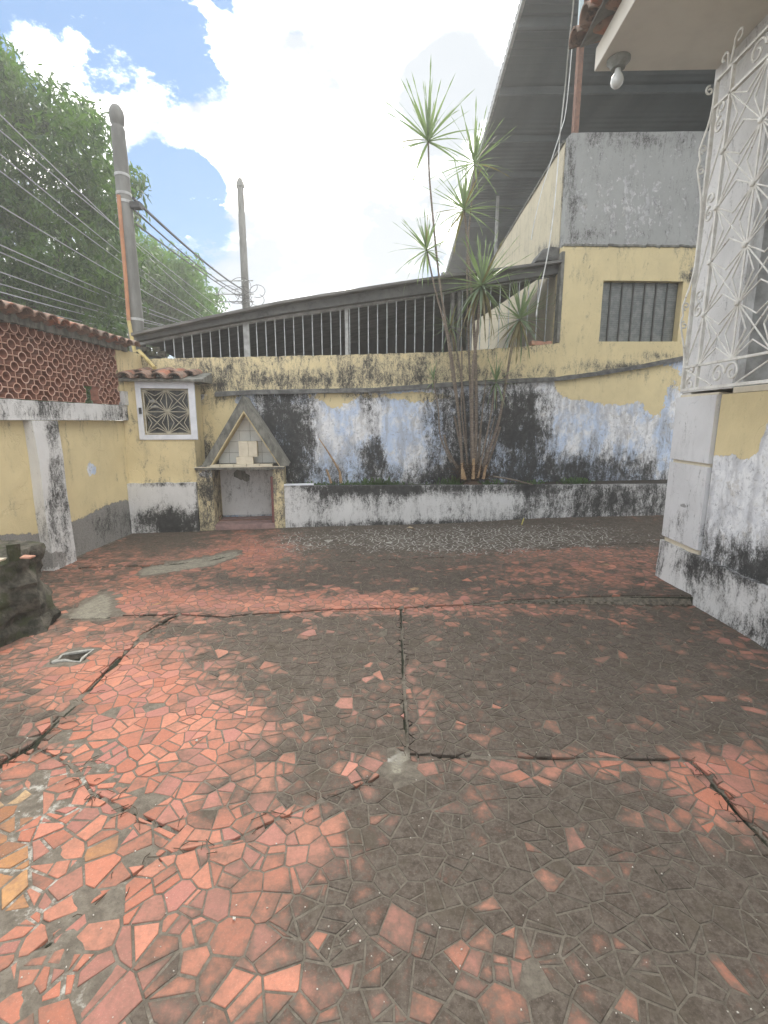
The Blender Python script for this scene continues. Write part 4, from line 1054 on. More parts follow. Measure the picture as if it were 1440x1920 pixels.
# ------------------------------------------------------------------ big roof over the neighbour
RZ = 7.6
ra, rb = hz(975, 0, RZ), hz(835, 510, RZ)
def xr(y): return ra.x+(rb.x-ra.x)*(y-ra.y)/(rb.y-ra.y)
big_roof = thing('shed_roof', (6, 13, RZ), 'huge dark corrugated roof seen from below over the neighbouring buildings', 'roof')
mb = MB(); yy0, yy1 = 5.2, 21.6; pitch_c = .17; nc = int((yy1-yy0)/pitch_c)*4
ysr = np.linspace(yy0, yy1, nc+1)
for i in range(nc):
    ya_, yb_ = ysr[i], ysr[i+1]; za = RZ+.03*math.sin(ya_/pitch_c*2*math.pi); zb = RZ+.03*math.sin(yb_/pitch_c*2*math.pi)
    mb.add([(xr(ya_), ya_, za), (14, ya_, za), (14, yb_, zb), (xr(yb_), yb_, zb), (xr(ya_), ya_, za+.01), (14, ya_, za+.01), (14, yb_, zb+.01), (xr(yb_), yb_, zb+.01)],
           [(0, 1, 2, 3), (7, 6, 5, 4), (3, 7, 4, 0), (1, 5, 6, 2)])
mb.build('roof_sheet', M['corr'], big_roof)
MB().bar((xr(yy0)+.03, yy0, RZ-.05), (xr(yy1)+.03, yy1, RZ-.05), .05, .12).build('edge_trim', M['graypost'], big_roof)
for k in range(11):
    yy = 5.6+k*1.55; MB().bar((xr(yy)+.06, yy, RZ-.10), (14, yy, RZ-.10), .06, .12).build('purlin', M['corr'], big_roof)
for xx in (9.0,):
    MB().bar((xx, yy0, RZ-.24), (xx, yy1, RZ-.24), .10, .14).build('rafter', M['corr'], big_roof)
mb = MB(); mb.box(1.9, 14, yy1-.15, yy1, 0, RZ-.05); mb.build('end_wall', M['greyin'], big_roof)
pp = wz(1078, 246, DB-.15)
MB().bar(W(pp[0], DB-.15, zc2-.05), W(pp[0], DB-.15, RZ-.05), .075, .075, WN).build('post', M['rust'], big_roof)
pq = hy(931, 430, 14.5); MB().bar((pq.x, 14.5, 3), (pq.x, 14.5, RZ-.1), .07, .07, (0, 1, 0)).build('post', M['graypost'], big_roof)
pb_ = hy(1087, 50, 7.0); MB().bar((pb_.x, 7.0, pb_.z), (pb_.x, 7.0, RZ-.03), .045, .045, (0, 1, 0)).build('pipe', M['paleblue'], big_roof)

# ------------------------------------------------------------------ house on the right
house = thing('house', (XH+.3, 2.4, 0), 'near house corner on the right with white stone blocks, peeling yellow wall and white soffit', 'house')
YF = 4.40; YP = 3.86; ZS = 4.20
def paint_h(px, py, P):
    lim = np.interp(px, [1290, 1330, 1362, 1376, 1390, 1420, 1440, 1500], [845, 852, 858, 848, 866, 850, 790, 760])
    g = np.clip(.5+(py-lim)/22, 0, 1)
    r = blobs(px, py, .06, [(1400, 1060, 130, 60, .75), (1350, 1000, 60, 40, .2), (1440, 1100, 60, 120, .2), (1320, 900, 10, 200, .2)])
    return np.stack([r, g, np.zeros_like(r)], 1)
def paint_pln(px, py, P):
    r = blobs(px, py, .48, [(1380, 1060, 120, 36, .30), (1265, 1080, 24, 60, -.3), (1330, 1130, 90, 30, -.15), (1400, 1190, 80, 36, .25), (1300, 1060, 30, 30, .2)])
    return np.stack([r, np.zeros_like(r)+.15, np.zeros_like(r)+.2], 1)
ZW = 1.70
grid_panel('wall_face', lambda u, v: (XH, -.5+u*(YP+.5-.0), .40+v*(ZW-.40)), 110, 44, (.2, 0, 0), M['house'], house, paint_h, .005)
grid_panel('plinth', lambda u, v: (XH-.035-.006*(1-v), -.5+u*(YF+.5+.02), -.03+v*(.44+.012*mnoise.noise(Vector((u*30, 7, 0))))), 150, 24, (.3, 0, 0), M['white'], house, paint_pln, .012)
def paint_blk(px, py, P):
    r = blobs(px, py, .10, [(1280, 985, 60, 40, .28), (1290, 960, 20, 20, .1), (1265, 800, 12, 60, .08)])
    return np.stack([r, np.zeros_like(r)+.12, blobs(px, py, 0, [(1282, 948, 14, 8, .7)])], 1)
for z0, z1 in ((.455, 1.135), (1.165, 1.70)):
    me_o = grid_panel('corner_block', lambda u, v: (XH-.032, YP+.01+u*(YF-YP-.0), z0+v*(z1-z0)), 14, 22, (.28, 0, 0), M['block'], house, paint_blk, .003)
mb = MB(); mb.box(XH-.012, XH+.25, YP+.02, YF-.012, .40, 1.72); mb.build('joint_core', M['creambrick'], house)
# upper pillar, jamb, lintel
def paint_w(px, py, P):
    r = blobs(px, py, .16, [(1320, 500, 20, 200, .12)]); return np.stack([r, r*0+.2, r*0], 1)
grid_panel('pillar', lambda u, v: (XH-.015, YP-.12+u*(YF-YP+.12), 1.74+v*(ZS-1.74)), 20, 90, (.30, 0, 0), M['white'], house, paint_w, .004)
mb = MB(); mb.box(XH+.001, XH+.6, YF-.14, YF-.012, 0, 6.6); o = mb.build('rear_wall', M['white'], house); stain_attr(o.data, np.tile([.15, 0, 0], (8, 1)))
YJ = YP-.12
mb = MB(); mb.box(XH+.005, XH+.30, YJ-.09, YJ-.002, 1.72, 3.75); mb.build('jamb', M['graypost'], house)
mb = MB(); mb.box(XH-.004, XH+.3, -.5, YJ-.002, ZW+.002, ZW+.045); mb.build('sill', M['creambrick'], house, bevel=.005)
grid_panel('lintel', lambda u, v: (XH-.004, -.5+u*(YJ+.49), 3.75+v*(ZS-3.75)), 60, 12, (.3, 0, 0), M['yellow'], house, lambda a, b_, P: np.stack([a*0+.12, a*0, a*0], 1), .003)
wfr = MB(); wfr.box(XH+.20, XH+.24, YJ-.16, YJ-.095, 1.76, 3.75); wfr = wfr.build('window', M['whitepaint'], house)
yy = YJ-.165
while yy > -.2:
    mb = MB(); mb.box(XH+.215, XH+.222, yy-.62, yy-.004, 1.80, 3.70); mb.build('pane', M['glass'], wfr)
    mb = MB(); mb.box(XH+.20, XH+.24, yy-.675, yy-.624, 1.76, 3.75); mb.build('frame_bar', M['whitepaint'], wfr); yy -= .68
mb = MB(); mb.box(XH+.20, XH+.24, -.4, YJ-.165, 1.756, 1.80); mb.build('frame_bar', M['whitepaint'], wfr)
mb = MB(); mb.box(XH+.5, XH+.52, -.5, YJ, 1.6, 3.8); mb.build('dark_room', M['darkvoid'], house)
xs = hz(1118, 128, ZS).x
mb = MB(); mb.box(xs, 5, -1, YF+.0, ZS+.002, ZS+.16); mb.build('soffit_slab', M['soffit'], house, bevel=.008)
mb = MB(); mb.box(XH+.31, 5.0, -1, YF-.15, 0, ZS); mb.build('house_core', M['darkvoid'], house)
yy = YF+.02; k = 0
while yy > 1.2:
    ob = link('roof_tile', tile_me, M['rooftile'], house, (xs-.20, yy-.09, ZS+.17), (R(12), 0, -math.pi/2+random.gauss(0, .03)), (1.25, 1.2, 1.2))
    ob = link('roof_tile', tile_me, M['rooftile'], house, (xs-.16, yy-.19, ZS+.26), (R(12), math.pi, -math.pi/2), (1.2, 1.2, 1.1)); yy -= .215
MB().hexa([(xs-.12, -1, ZS+.165), (5, -1, ZS+1.3), (5, YF, ZS+1.3), (xs-.12, YF, ZS+.165), (xs-.12, -1, ZS+.185), (5, -1, ZS+1.34), (5, YF, ZS+1.34), (xs-.12, YF, ZS+.185)]).build('roof_deck', M['timber'], house)

# bulb under the soffit
lp = hz(1160, 112, ZS); lp = Vector((lp.x, lp.y, ZS))
lamp = thing('ceiling_lamp', lp, 'unlit bare bulb in a grimy round holder under the white soffit', 'lamp')
mb = MB(); mb.lathe(lp.x, lp.y, [(.085, ZS), (.085, ZS-.012), (.06, ZS-.035), (.05, ZS-.06)], 20); mb.build('lamp_holder', M['plastic'], lamp, True)
mb = MB(); mb.lathe(lp.x, lp.y, [(.02, ZS-.06), (.024, ZS-.085), (.042, ZS-.115), (.047, ZS-.14), (.042, ZS-.165), (.024, ZS-.185), (.004, ZS-.192)], 18); mb.build('bulb', M['bulb'], lamp, True)

# ------------------------------------------------------------------ projecting window grille
grl = thing('window_grille', (XH-.2, 2.4, 1.72), 'white wrought iron window grille of starburst panels and scrolls on the right house', 'grille')
XG = 2.25; YA = 3.92; YB = -.2; ZG0, ZG1 = 1.735, 3.84
def G(y_, z_, x_=XG): return (x_, y_, z_)
ir = .0052
def flat(mb, a, b_, wd=.016, dp=.022): mb.bar(a, b_, wd, dp, (1, 0, 0))
bd = .17     # width of the border with scrolls
mb = MB(); flat(mb, G(YA, ZG0), G(YB, ZG0), .02, .03); flat(mb, G(YA, ZG1), G(YB, ZG1)); flat(mb, G(YA, ZG0-.01), G(YA, ZG1+.01), .02, .026)
mb.build('outer_frame', M['wmetal'], grl)
mb = MB(); flat(mb, G(YA-bd, ZG0+.0), G(YA-bd, ZG1)); flat(mb, G(YA, ZG0+bd), G(YB, ZG0+bd)); flat(mb, G(YA, ZG1-bd), G(YB, ZG1-bd))
mb.build('inner_frame', M['wmetal'], grl)
pz_ = (ZG1-bd-ZG0-bd)/5; py_ = pz_*1.0
Pn = lambda a, b_: (XG, a, b_)
ncol = 9
for i in range(ncol):
    y1 = YA-bd-i*py_; y0 = y1-py_
    if y0 < YB: break
    for j in range(5):
        mb = MB(); z0 = ZG0+bd+j*pz_; star_cell(mb, Pn, y0, y1, z0, z0+pz_, ir, True, .26); mb.build('star_panel', M['wmetal'], grl, True)
    mb = MB(); mb.tube([Pn(y0, ZG0+bd), Pn(y0, ZG1-bd)], .008, 6); mb.build('grille_bar', M['wmetal'], grl, True)
    for j in range(1, 5):
        for yn in ([y1, y0] if i == 0 else [y0]):
            z0 = ZG0+bd+j*pz_; mb = MB(); mb.tube([(XG-.012, yn, z0), (XG-.018, yn, z0), (XG-.024, yn, z0)], [.019, .019, .012], 10); mb.build('weld_boss', M['wmetal'], grl, True)
def spiral(cx_, cz_, r0, turns, a0, sg, n=26):
    out = []
    for k in range(n+1):
        t = k/n; rr = r0*(1-.78*t); a = a0+sg*turns*2*math.pi*t; out.append((cx_+rr*math.cos(a), cz_+rr*math.sin(a)))
    return out
def scroll_pair(Pf, c, r_, ax, name='scroll'):
    """two C scrolls joined back to back at c, along axis ax (0: first coordinate, 1: second)"""
    for sg in (-1, 1):
        if ax == 0: sp_ = spiral(c[0]+sg*r_, c[1], r_, 1.25, (math.pi if sg > 0 else 0), sg*-1)
        else: sp_ = spiral(c[0], c[1]+sg*r_, r_, 1.25, (-math.pi/2 if sg > 0 else math.pi/2), sg)
        mb = MB()
        for a, b_ in zip(sp_[:-1], sp_[1:]): pass
        mb.tube([Pf(*q) for q in sp_], .0075, 6); mb.build(name, M['wmetal'], grl, True)
k = 0; yc = YA-bd-.30
while yc > YB+.2:
    scroll_pair(Pn, (yc, ZG0+bd/2), bd*.42, 0); scroll_pair(Pn, (yc, ZG1-bd/2), bd*.42, 0)
    mb = MB(); mb.tube([Pn(yc-bd*.75, ZG0+.012), Pn(yc-.60+bd*.75, ZG0+bd-.01)], .006, 6); mb.build('stay', M['wmetal'], grl, True)
    mb = MB(); mb.tube([Pn(yc-bd*.75, ZG1-.012), Pn(yc-.60+bd*.75, ZG1-bd+.01)], .006, 6); mb.build('stay', M['wmetal'], grl, True); yc -= .62
mb = MB(); mb.tube([Pn(YA-.02, ZG0+bd-.02), Pn(YA-bd-.30+bd*.75, ZG0+.015)], .006, 6); mb.build('stay', M['wmetal'], grl, True)
for zc_ in (ZG0+.09, ZG0+.62, ZG0+1.27, ZG0+1.84):
    scroll_pair(Pn, (YA-bd/2, zc_), bd*.30, 1)
for za_, zb_2 in ((ZG0+.2, ZG0+.5), (ZG0+.74, ZG0+1.16), (ZG0+1.38, ZG0+1.72)):
    mb = MB(); mb.tube([Pn(YA-.015, za_), Pn(YA-bd+.02, zb_2)], .006, 6); mb.build('stay', M['wmetal'], grl, True)
# bellied side panel at the far end of the grille (seen almost edge on)
Ps = lambda x_, z_: (x_, YA, z_)
ZN = [hy(1277, 592, YA).z, hy(1308, 300, YA).z]
for (za_, zb_2) in ((ZG0, ZN[0]), (ZN[0], ZN[1]), (ZN[1], ZG1-.03)):
    pts_ = []
    for k in range(19):
        zq = za_+(zb_2-za_)*k/18
        wq = .010+sum(.066*math.exp(-((zq-zn)/.20)**2)-.018*math.exp(-((zq-zn)/.03)**2) for zn in ZN)*min(1, (zq-ZG0)/.2+.05)
        pts_.append((XG-wq, zq))
    mb = MB(); mb.tube([Ps(*q) for q in pts_], .0075, 6); mb.build('side_scroll', M['wmetal'], grl, True)
for zc_, up in ((ZN[0]+.07, -1), (ZN[0]-.07, 1), (ZN[1]+.07, -1), (ZN[1]-.07, 1), (ZG1-.06, 1)):
    sp_ = spiral(XG-.045, zc_, .030, 1.2, math.pi/2*up, up); mb = MB(); mb.tube([Ps(*q) for q in sp_], .007, 6); mb.build('side_scroll', M['wmetal'], grl, True)
mb = MB()
for z_ in (ZG0, ZG0+1.05, ZG1): flat(mb, (XG, YA, z_), (XH-.01, YA, z_), .016, .016)
mb.build('wall_tie', M['wmetal'], grl)
mb = MB(); sp_ = [(0, 0), (.02, .06), (.03, .12)]+[(.03+.045-.045*math.cos(t)*(1-t/9), .14+.045*math.sin(t)*(1-t/9)) for t in np.linspace(0, 5, 18)]
mb.tube([(XG, YA-.12-u, ZG1+v) for u, v in sp_], .0075, 6); mb.build('finial', M['wmetal'], grl, True)
mb = MB(); mb.tube([(XG, YA-.12+u*.8, ZG1+v*.7) for u, v in sp_], .0075, 6); mb.build('finial', M['wmetal'], grl, True)

# ------------------------------------------------------------------ dracaena clump
def leaf_mesh(L, wd, droop, fold=.3, n=7):
    vs_ = []; fs = []
    for k in range(n+1):
        t = k/n; x_ = L*t; ww = wd*(math.sin(math.pi*min(1, t*1.15+.16))**.6 if t < .72 else max(0, (1-t)/.28)**.9*.93)*.5
        z_ = -droop*L*t*t; hor = math.sqrt(max(.05, 1-(droop*t)**2)); 
        vs_ += [(x_*hor, -ww, z_+ww*fold), (x_*hor, 0, z_), (x_*hor, ww, z_+ww*fold)]
    for k in range(n):
        b0 = k*3; fs += [(b0, b0+3, b0+4, b0+1), (b0+1, b0+4, b0+5, b0+2)]
    me = bpy.data.meshes.new('leaf'); me.from_pydata(vs_, [], fs)
    for p_ in me.polygons: p_.use_smooth = True
    return me
DP = -.30
drac = thing('dracaena', W(wz(880, 900, DP)[0], DP, .52), 'tall clump of slender dracaena stems with spiky heads growing from the planter', 'plant')
leafs = {}
for kind in ('spike', 'dryspike'):
    leafs[kind] = [leaf_mesh(1, .034, dr) for dr in (.03, .10, .22, .42)]
    for me in leafs[kind]: me.materials.append(M[kind])
def pw(px, py, d=DP): s_, z_ = wz(px, py, d); return W(s_, d, z_)
def stem(path, r0, r1, d0=DP, d1=DP, parent=None, mat='stem'):
    n_ = len(path); P = [pw(px, py, d0+(d1-d0)*k/(n_-1)) for k, (px, py) in enumerate(path)]
    # resample smoothly
    out = []; rad = []
    for k in range(n_-1):
        p0, p1, p2, p3 = P[max(k-1, 0)], P[k], P[k+1], P[min(k+2, n_-1)]
        for j in range(5):
            t = j/5; out.append(.5*((2*p1)+(-p0+p2)*t+(2*p0-5*p1+4*p2-p3)*t*t+(-p0+3*p1-3*p2+p3)*t**3))
    out.append(P[-1]); m_ = len(out); r0 *= .74; r1 *= .74
    rad = [(r0+(r1-r0)*k/(m_-1))*(1+.06*math.sin(k*2.1)) for k in range(m_)]
    return MB().tube(out, rad, 9).build('stem', M[mat], parent or drac, True), P[-1], (out[-1]-out[-2]).normalized()
def rosette(st, base, axis, n, L, spread=(.1, 1.6), dry=.05, bias=0):
    axis = Vector(axis).normalized(); u = axis.orthogonal().normalized(); v_ = axis.cross(u)
    for k in range(n):
        t = (k+.5)/n; an = k*2.39996+random.gauss(0, .2); th_ = spread[0]+(spread[1]-spread[0])*t**1.1+random.gauss(0, .08)
        dr = axis*math.cos(th_)+(u*math.cos(an)+v_*math.sin(an))*math.sin(th_)
        di = 0 if th_ < .5 else (1 if th_ < 1.1 else (2 if th_ < 1.7 else 3))
        me = random.choice(leafs['dryspike' if (random.random() < dry or th_ > 2.3) else 'spike'][max(0, di-1):di+1])
        z_ax = Vector((0, 0, 1)); x_ax = dr.normalized(); y_ax = z_ax.cross(x_ax)
        if y_ax.length < .05: y_ax = Vector((0, 1, 0))
        y_ax.normalize(); z2 = x_ax.cross(y_ax)
        mt = Matrix((x_ax, y_ax, z2)).transposed()
        LL = L*1.32*random.uniform(.8, 1.08)*(1 if t > .2 else .8)
        off = axis*(.06*(1-t)-.03)
        link('leaf', me, None, st, tuple(base+off), mt.to_euler(), (LL, max(.55, min(1.1, LL*1.5)), LL))
BX = 884
heads = [
 ([(868, 893), (862, 800), (850, 690), (835, 600), (822, 510), (812, 410), (805, 330), (803, 262)], .028, .014, -.28, -.12, 40, .58, (.05, 1.75), .03),
 ([(884, 893), (882, 760), (878, 620), (876, 480), (884, 380), (890, 305)], .022, .014, -.34, -.40, 36, .52, (.1, 1.9), .1),
 ([(890, 893), (893, 760), (890, 640), (882, 520), (874, 430), (870, 392)], .036, .018, -.30, -.30, 42, .50, (.05, 2.0), .06),
 ([(866, 893), (862, 800), (848, 700), (836, 620), (815, 540), (800, 468)], .024, .014, -.22, -.10, 40, .46, (.1, 2.3), .05),
 ([(888, 895), (885, 800), (886, 700), (893, 640), (900, 560), (903, 535)], .034, .022, -.18, -.12, 66, .60, (.1, 2.75), .06),
 ([(902, 892), (915, 850), (935, 790), (948, 720), (960, 650), (975, 598)], .032, .022, -.24, -.10, 60, .52, (.15, 2.75), .12),
 ([(846, 868), (826, 820), (822, 770), (816, 735), (813, 712)], .014, .011, -.20, -.16, 18, .24, (.1, 1.9), .05),
 ([(896, 893), (905, 850), (918, 790), (926, 740), (930, 716)], .018, .014, -.14, -.10, 30, .34, (.15, 2.6), .1),
 ([(876, 893), (872, 780), (862, 690), (850, 630), (845, 612)], .02, .014, -.40, -.34, 26, .38, (.6, 2.6), .25)]
for path, r0, r1, d0, d1, nl, L, spd, dry in heads:
    st_, tip, ax = stem(path, r0, r1, d0, d1); rosette(st_, tip, ax, nl, L, spd, dry)
for path, r0, r1 in (([(880, 893), (866, 780), (866, 700), (866, 650)], .017, .013), ([(897, 893), (902, 800), (910, 720), (912, 700)], .016, .011), ([(893, 893), (899, 820), (906, 760)], .014, .011), ([(900, 893), (916, 830), (928, 780)], .014, .011),
                     ([(866, 890), (852, 868), (838, 840), (833, 815)], .030, .024), ([(873, 893), (862, 830), (852, 780)], .024, .020), ([(905, 893), (922, 850), (938, 800)], .024, .02)):
    stem(path, r0, r1, DP+random.uniform(-.08, .1), DP+random.uniform(-.1, .1))
for px0, py0, px1, py1, r_ in ((867, 898, 866, 868, .02), (887, 898, 888, 860, .024), (906, 898, 912, 872, .02), (896, 896, 903, 858, .016), (872, 899, 868, 880, .02)):
    MB().tube([pw(px0, py0, -.14), pw((px0+px1)/2, (py0+py1)/2, -.14), pw(px1, py1, -.14)], [r_*1.2, r_, r_*.9], 8).build('cut_stump', M['cutwood'], drac, True)
mb = MB()
for k in range(340):
    px0 = random.gauss(882, 18); py0 = random.uniform(872, 902); q = pw(px0, py0, random.uniform(-.26, -.12)); d = Vector((random.gauss(0, 1), random.gauss(0, .5), random.gauss(.4, .8))).normalized()*random.uniform(.05, .13)
    mb.tube([q, q+d*.5+Vector((0, 0, .01)), q+d], [.005, .004, .001], 3, False)
o = mb.build('root_fibre', M['fibre'], drac); o['kind'] = 'stuff'
mb = MB(); c_ = pw(884, 904, -.22)
mb.lathe(c_.x, c_.y, [(.16, .50), (.15, .55), (.10, .59), (.04, .61)], 14); mb.build('root_crown', M['fibre'], drac, True, jit=.008)

# dead shoot further left, weeds, fallen leaf
dead = thing('dead_shoot', pw(632, 905, -.2), 'bare curved dead shoot and cut stub in the planter left of the dracaena', 'plant')
MB().tube([pw(px, py, -.2) for px, py in ((640, 906), (637, 885), (628, 868), (615, 847), (598, 822))], [.02, .017, .014, .011, .006], 8).build('stem', M['cutwood'], dead, True)
MB().tube([pw(px, py, -.18) for px, py in ((621, 906), (617, 893), (612, 880))], [.018, .016, .017], 8).build('cut_stub', M['cutwood'], dead, True)
MB().tube([pw(px, py, -.18) for px, py in ((637, 903), (636, 885), (634, 870))], [.008, .007, .003], 6).build('twig', M['cutwood'], dead, True)
mb = MB()
for px0, n_, hgt in ((560, 40, .07), (600, 30, .08), (650, 40, .10), (705, 60, .12), (735, 40, .08), (850, 40, .12), (1080, 50, .09), (1000, 30, .06), (920, 30, .08), (780, 20, .05)):
    for k in range(n_*3):
        q = pw(px0+random.gauss(0, 14), 905, random.uniform(-.5, -.12)); q.z = .512
        d = Vector((random.gauss(0, .5), random.gauss(0, .5), 1)).normalized(); L = hgt*random.uniform(.4, 1.2); sd = d.orthogonal().normalized()*.008
        mb.add([q-sd, q+sd, q+d*L+sd*.6+Vector((random.gauss(0, .012), 0, 0)), q+d*L*1.15-sd*.3], [(0, 1, 2, 3)])
o = mb.build('weeds', M['weed']); tag(o, 'low green weeds and moss growing in the planter soil', 'weeds', None, 'stuff')
q = hz(768, 998, .02)
fl = MB(); fl.add([q+Vector(v_) for v_ in ((-.09, -.02, .03), (-.03, -.06, .075), (.05, -.03, .07), (.09, .01, .02), (.04, .06, .035), (-.03, .05, .055), (0, 0, .085))], [(0, 1, 6), (1, 2, 6), (2, 3, 6), (3, 4, 6), (4, 5, 6), (5, 0, 6)])
o = fl.build('dry_leaf', M['deadleaf']); tag(o, 'curled pale dry leaf on the paving in front of the planter', 'leaf')
a, b_ = hz(978, 986, .02), hz(982, 976, .05)
o = MB().tube([a+Vector((0, 0, .02)), b_+Vector((0, 0, .035))], .008, 6).build('yellow_peg', simple('yellow_plastic', (.5, .45, .08), None, 5, .5, bmp=0)); tag(o, 'tiny yellow plastic stick on the dark paving strip near the planter', 'litter')
a, b_ = pw(925, 893, -.06), pw(1000, 909, .01)
o = MB().tube([a, (a+b_)/2+Vector((0, 0, .01)), b_], [.012, .014, .006], 6).build('dry_stalk', M['stem']); tag(o, 'dry stalk lying over the planter edge right of the dracaena', 'stalk')

# specks of grit and twigs on the paving
mb = MB()
for k in range(220):
    px0, py0 = random.uniform(0, 1440), 1000+920*random.random()**1.2
    q = hz(px0, py0, 0)
    if q.x > XH-.12 and q.y < 4.5 or q.x < XL+.1: continue
    r_ = random.uniform(.0008, .0022)*(1 if random.random() < .95 else 2); zb = float(zg(q.x, q.y, q.y > float(ystep(q.x))))+.001
    mb.hexa([(q.x+sx*r_*random.uniform(.5, 1.5), q.y+sy*r_*random.uniform(.5, 1.3), zb+sz*r_*1.3) for sz in (0, 1) for sx, sy in ((-1, -1), (1, -1), (1, 1), (-1, 1))])
o = mb.build('grit', simple('pale_grit', (.55, .52, .46), (.35, .32, .27), 40, .9, bmp=0)); tag(o, 'pale grit and crumbs scattered over the paving', 'grit', None, 'stuff')
mb = MB()
for k in range(160):
    kk = random.choice([('long', 1), ('long', 1), ('right', 1), ('root', 1), ('step', 1), ('far', 1), ('twig', 1)])[0]; cp = cracks[kk][0]; i = random.randrange(len(cp)-1); t = random.random()
    q = Vector(cp[i]).lerp(Vector(cp[i+1]), t)+Vector((random.gauss(0, .03), random.gauss(0, .03))); an = random.uniform(0, 6.28); L = random.uniform(.02, .07)
    if q.x > XH-.1: continue
    zb = float(zg(q.x, q.y, q.y > float(ystep(q.x))))+.003
    mb.tube([(q.x, q.y, zb), (q.x+L*.5*math.cos(an+.2), q.y+L*.5*math.sin(an+.2), zb+.004), (q.x+L*math.cos(an), q.y+L*math.sin(an), zb)], .0014, 4)
o = mb.build('twigs', M['fibre']); tag(o, 'dry twigs and leaf litter along the paving cracks', 'litter', None, 'stuff')

# ------------------------------------------------------------------ broken mossy stump at the left
st0 = thing('concrete_stump', (-2.75, 3.3, 0), 'broken mossy concrete block standing at the left edge of the yard', 'block')
bm = bmesh.new()
q0, q1 = hz(98, 1168, 0), hz(0, 1212, 0)
outl = [(-2.52, 3.22), (-2.60, 3.42), (-2.9, 3.60), (-3.45, 3.60), (-3.50, 3.0), (-2.95, 2.80), (-2.66, 2.96)]
zs_ = [(-.03, 1.0, 0), (.07, 1.02, 0), (.11, .93, 0), (.3, .95, 1), (.45, .90, 1), (.56, .84, 1), (.60, .78, 1)]
cx_, cy_ = -2.95, 3.35; vs_ = []; fs = []; n_ = 40
zs_ = [(float(q), float(np.interp(q, [a[0] for a in zs_], [a[1] for a in zs_])), 0) for q in np.linspace(-.03, .60, 20)]
for (zz_, sc_, _) in zs_:
    for k in range(n_):
        a = 2*math.pi*k/n_
        dx, dy = math.cos(a), math.sin(a); best = 9
        for i in range(len(outl)):
            x1, y1 = outl[i][0]-cx_, outl[i][1]-cy_; x2, y2 = outl[(i+1) % len(outl)][0]-cx_, outl[(i+1) % len(outl)][1]-cy_
            den = dx*(y2-y1)-dy*(x2-x1)
            if abs(den) < 1e-9: continue
            t = (x1*(y2-y1)-y1*(x2-x1))/den; uu = (x1*dy-y1*dx)/den
            if t > 0 and -.001 <= uu <= 1.001: best = min(best, t)
        nn_ = mnoise.noise(Vector((dx*2.2, dy*2.2, zz_*4)))*.05+mnoise.noise(Vector((dx*6, dy*6, zz_*12)))*.035+mnoise.noise(Vector((dx*15, dy*15, zz_*30)))*.02
        rr = best*sc_*.97+nn_*1.5; vs_.append((cx_+dx*rr, cy_+dy*rr, zz_+(.02*mnoise.noise(Vector((dx*3, dy*3, 1))) if zz_ > .5 else 0)))
for j in range(len(zs_)-1):
    for k in range(n_): fs.append((j*n_+k, j*n_+(k+1) % n_, (j+1)*n_+(k+1) % n_, (j+1)*n_+k))
vs_.append((cx_, cy_, .61)); e = (len(zs_)-1)*n_
for k in range(n_): fs.append((e+k, e+(k+1) % n_, len(vs_)-1))
MB().add(vs_, fs).build('block_body', M['mossrock'], st0, True)
o.data.update()
tp = hz(28, 1040, .60)
mb = MB(); mb.lathe(tp.x, tp.y, [(.035, .56), (.040, .62), (.046, .68)], 7); mb.build('steel_stub', M['mossrock'], st0, jit=.003)
tq = hz(50, 1040, .61)
MB().box(tq.x-.03, tq.x+.05, tq.y-.03, tq.y+.02, .59, .606).build('brick_piece', M['clay'], st0, bevel=.006, jit=.004)
tq = hz(2, 1046, .61)
MB().box(tq.x-.05, tq.x+.02, tq.y-.03, tq.y+.02, .59, .606).build('plaster_piece', M['creambrick'], st0, bevel=.006, jit=.004)

# ------------------------------------------------------------------ poles and cables
def pole(base, ztop_, r0, r1, label, ball):
    t = thing('utility_pole', (base.x, base.y, 0), label, 'pole')
    prof = [(r0, 0)]+[(r0+(r1-r0)*k/10, ztop_*k/10) for k in range(1, 10)]+[(r1, ztop_-.28 if ball else ztop_)]
    if ball: prof += [(r1*1.02, ztop_-.26), (r1*.85, ztop_-.22)]
    else: prof += [(r1*1.25, ztop_+.01), (r1*1.25, ztop_+.09), (r1*.7, ztop_+.25), (r1*.2, ztop_+.30)]
    mb = MB(); mb.lathe(base.x, base.y, prof, 16); mb.build('shaft', M['conc'], t, True)
    if ball:
        c = ztop_-.10; mb = MB(); mb.lathe(base.x, base.y, [(r1*.72, c-.13), (r1*1.02, c-.08), (r1*1.12, c), (r1*1.02, c+.07), (r1*.6, c+.13), (.01, c+.145)], 16); mb.build('cap', M['conc'], t, True)
    return t
pb1 = hy(240, 450, 7.4); pt1 = hy(218, 203, 7.4)
P1 = pole(Vector((pb1.x, 7.4, 0)), pt1.z, .132, .088, 'thick concrete utility pole with orange and yellow conduit near the corner', True)
mb = MB(); zz1 = [hy(230, 360, 7.2).z, hy(262, 600, 7.2).z]
x1 = pb1.x-.02
mb.tube([(x1, 7.4-.108, zz1[0]), (x1+.0, 7.4-.125, zz1[1]+.6), (x1, 7.4-.15, zz1[1])], .026, 8); mb.build('orange_conduit', M['oconduit'], P1, True)
cz = hy(290, 690, 6.6)
mb = MB(); mb.tube([(x1, 7.4-.15, zz1[1]), (x1+.02, 7.25, zz1[1]-.22), (x1+.10, 7.15, zz1[1]-.45), (x1+.27, 6.95, 2.46), tuple(W(wz(290, 690, -.15)[0], -.15, wz(290, 690, -.15)[1]))], .026, 8); mb.build('yellow_conduit', M['yconduit'], P1, True)
for py_2 in (330, 365, 380, 600):
    zz_ = hy(240, py_2, 7.4).z; rr = .132+(.088-.132)*zz_/pt1.z+.006; mb = MB(); mb.lathe(pb1.x, 7.4, [(rr, zz_-.018), (rr, zz_+.018)], 16); mb.build('strap', M['graypost'], P1, True)
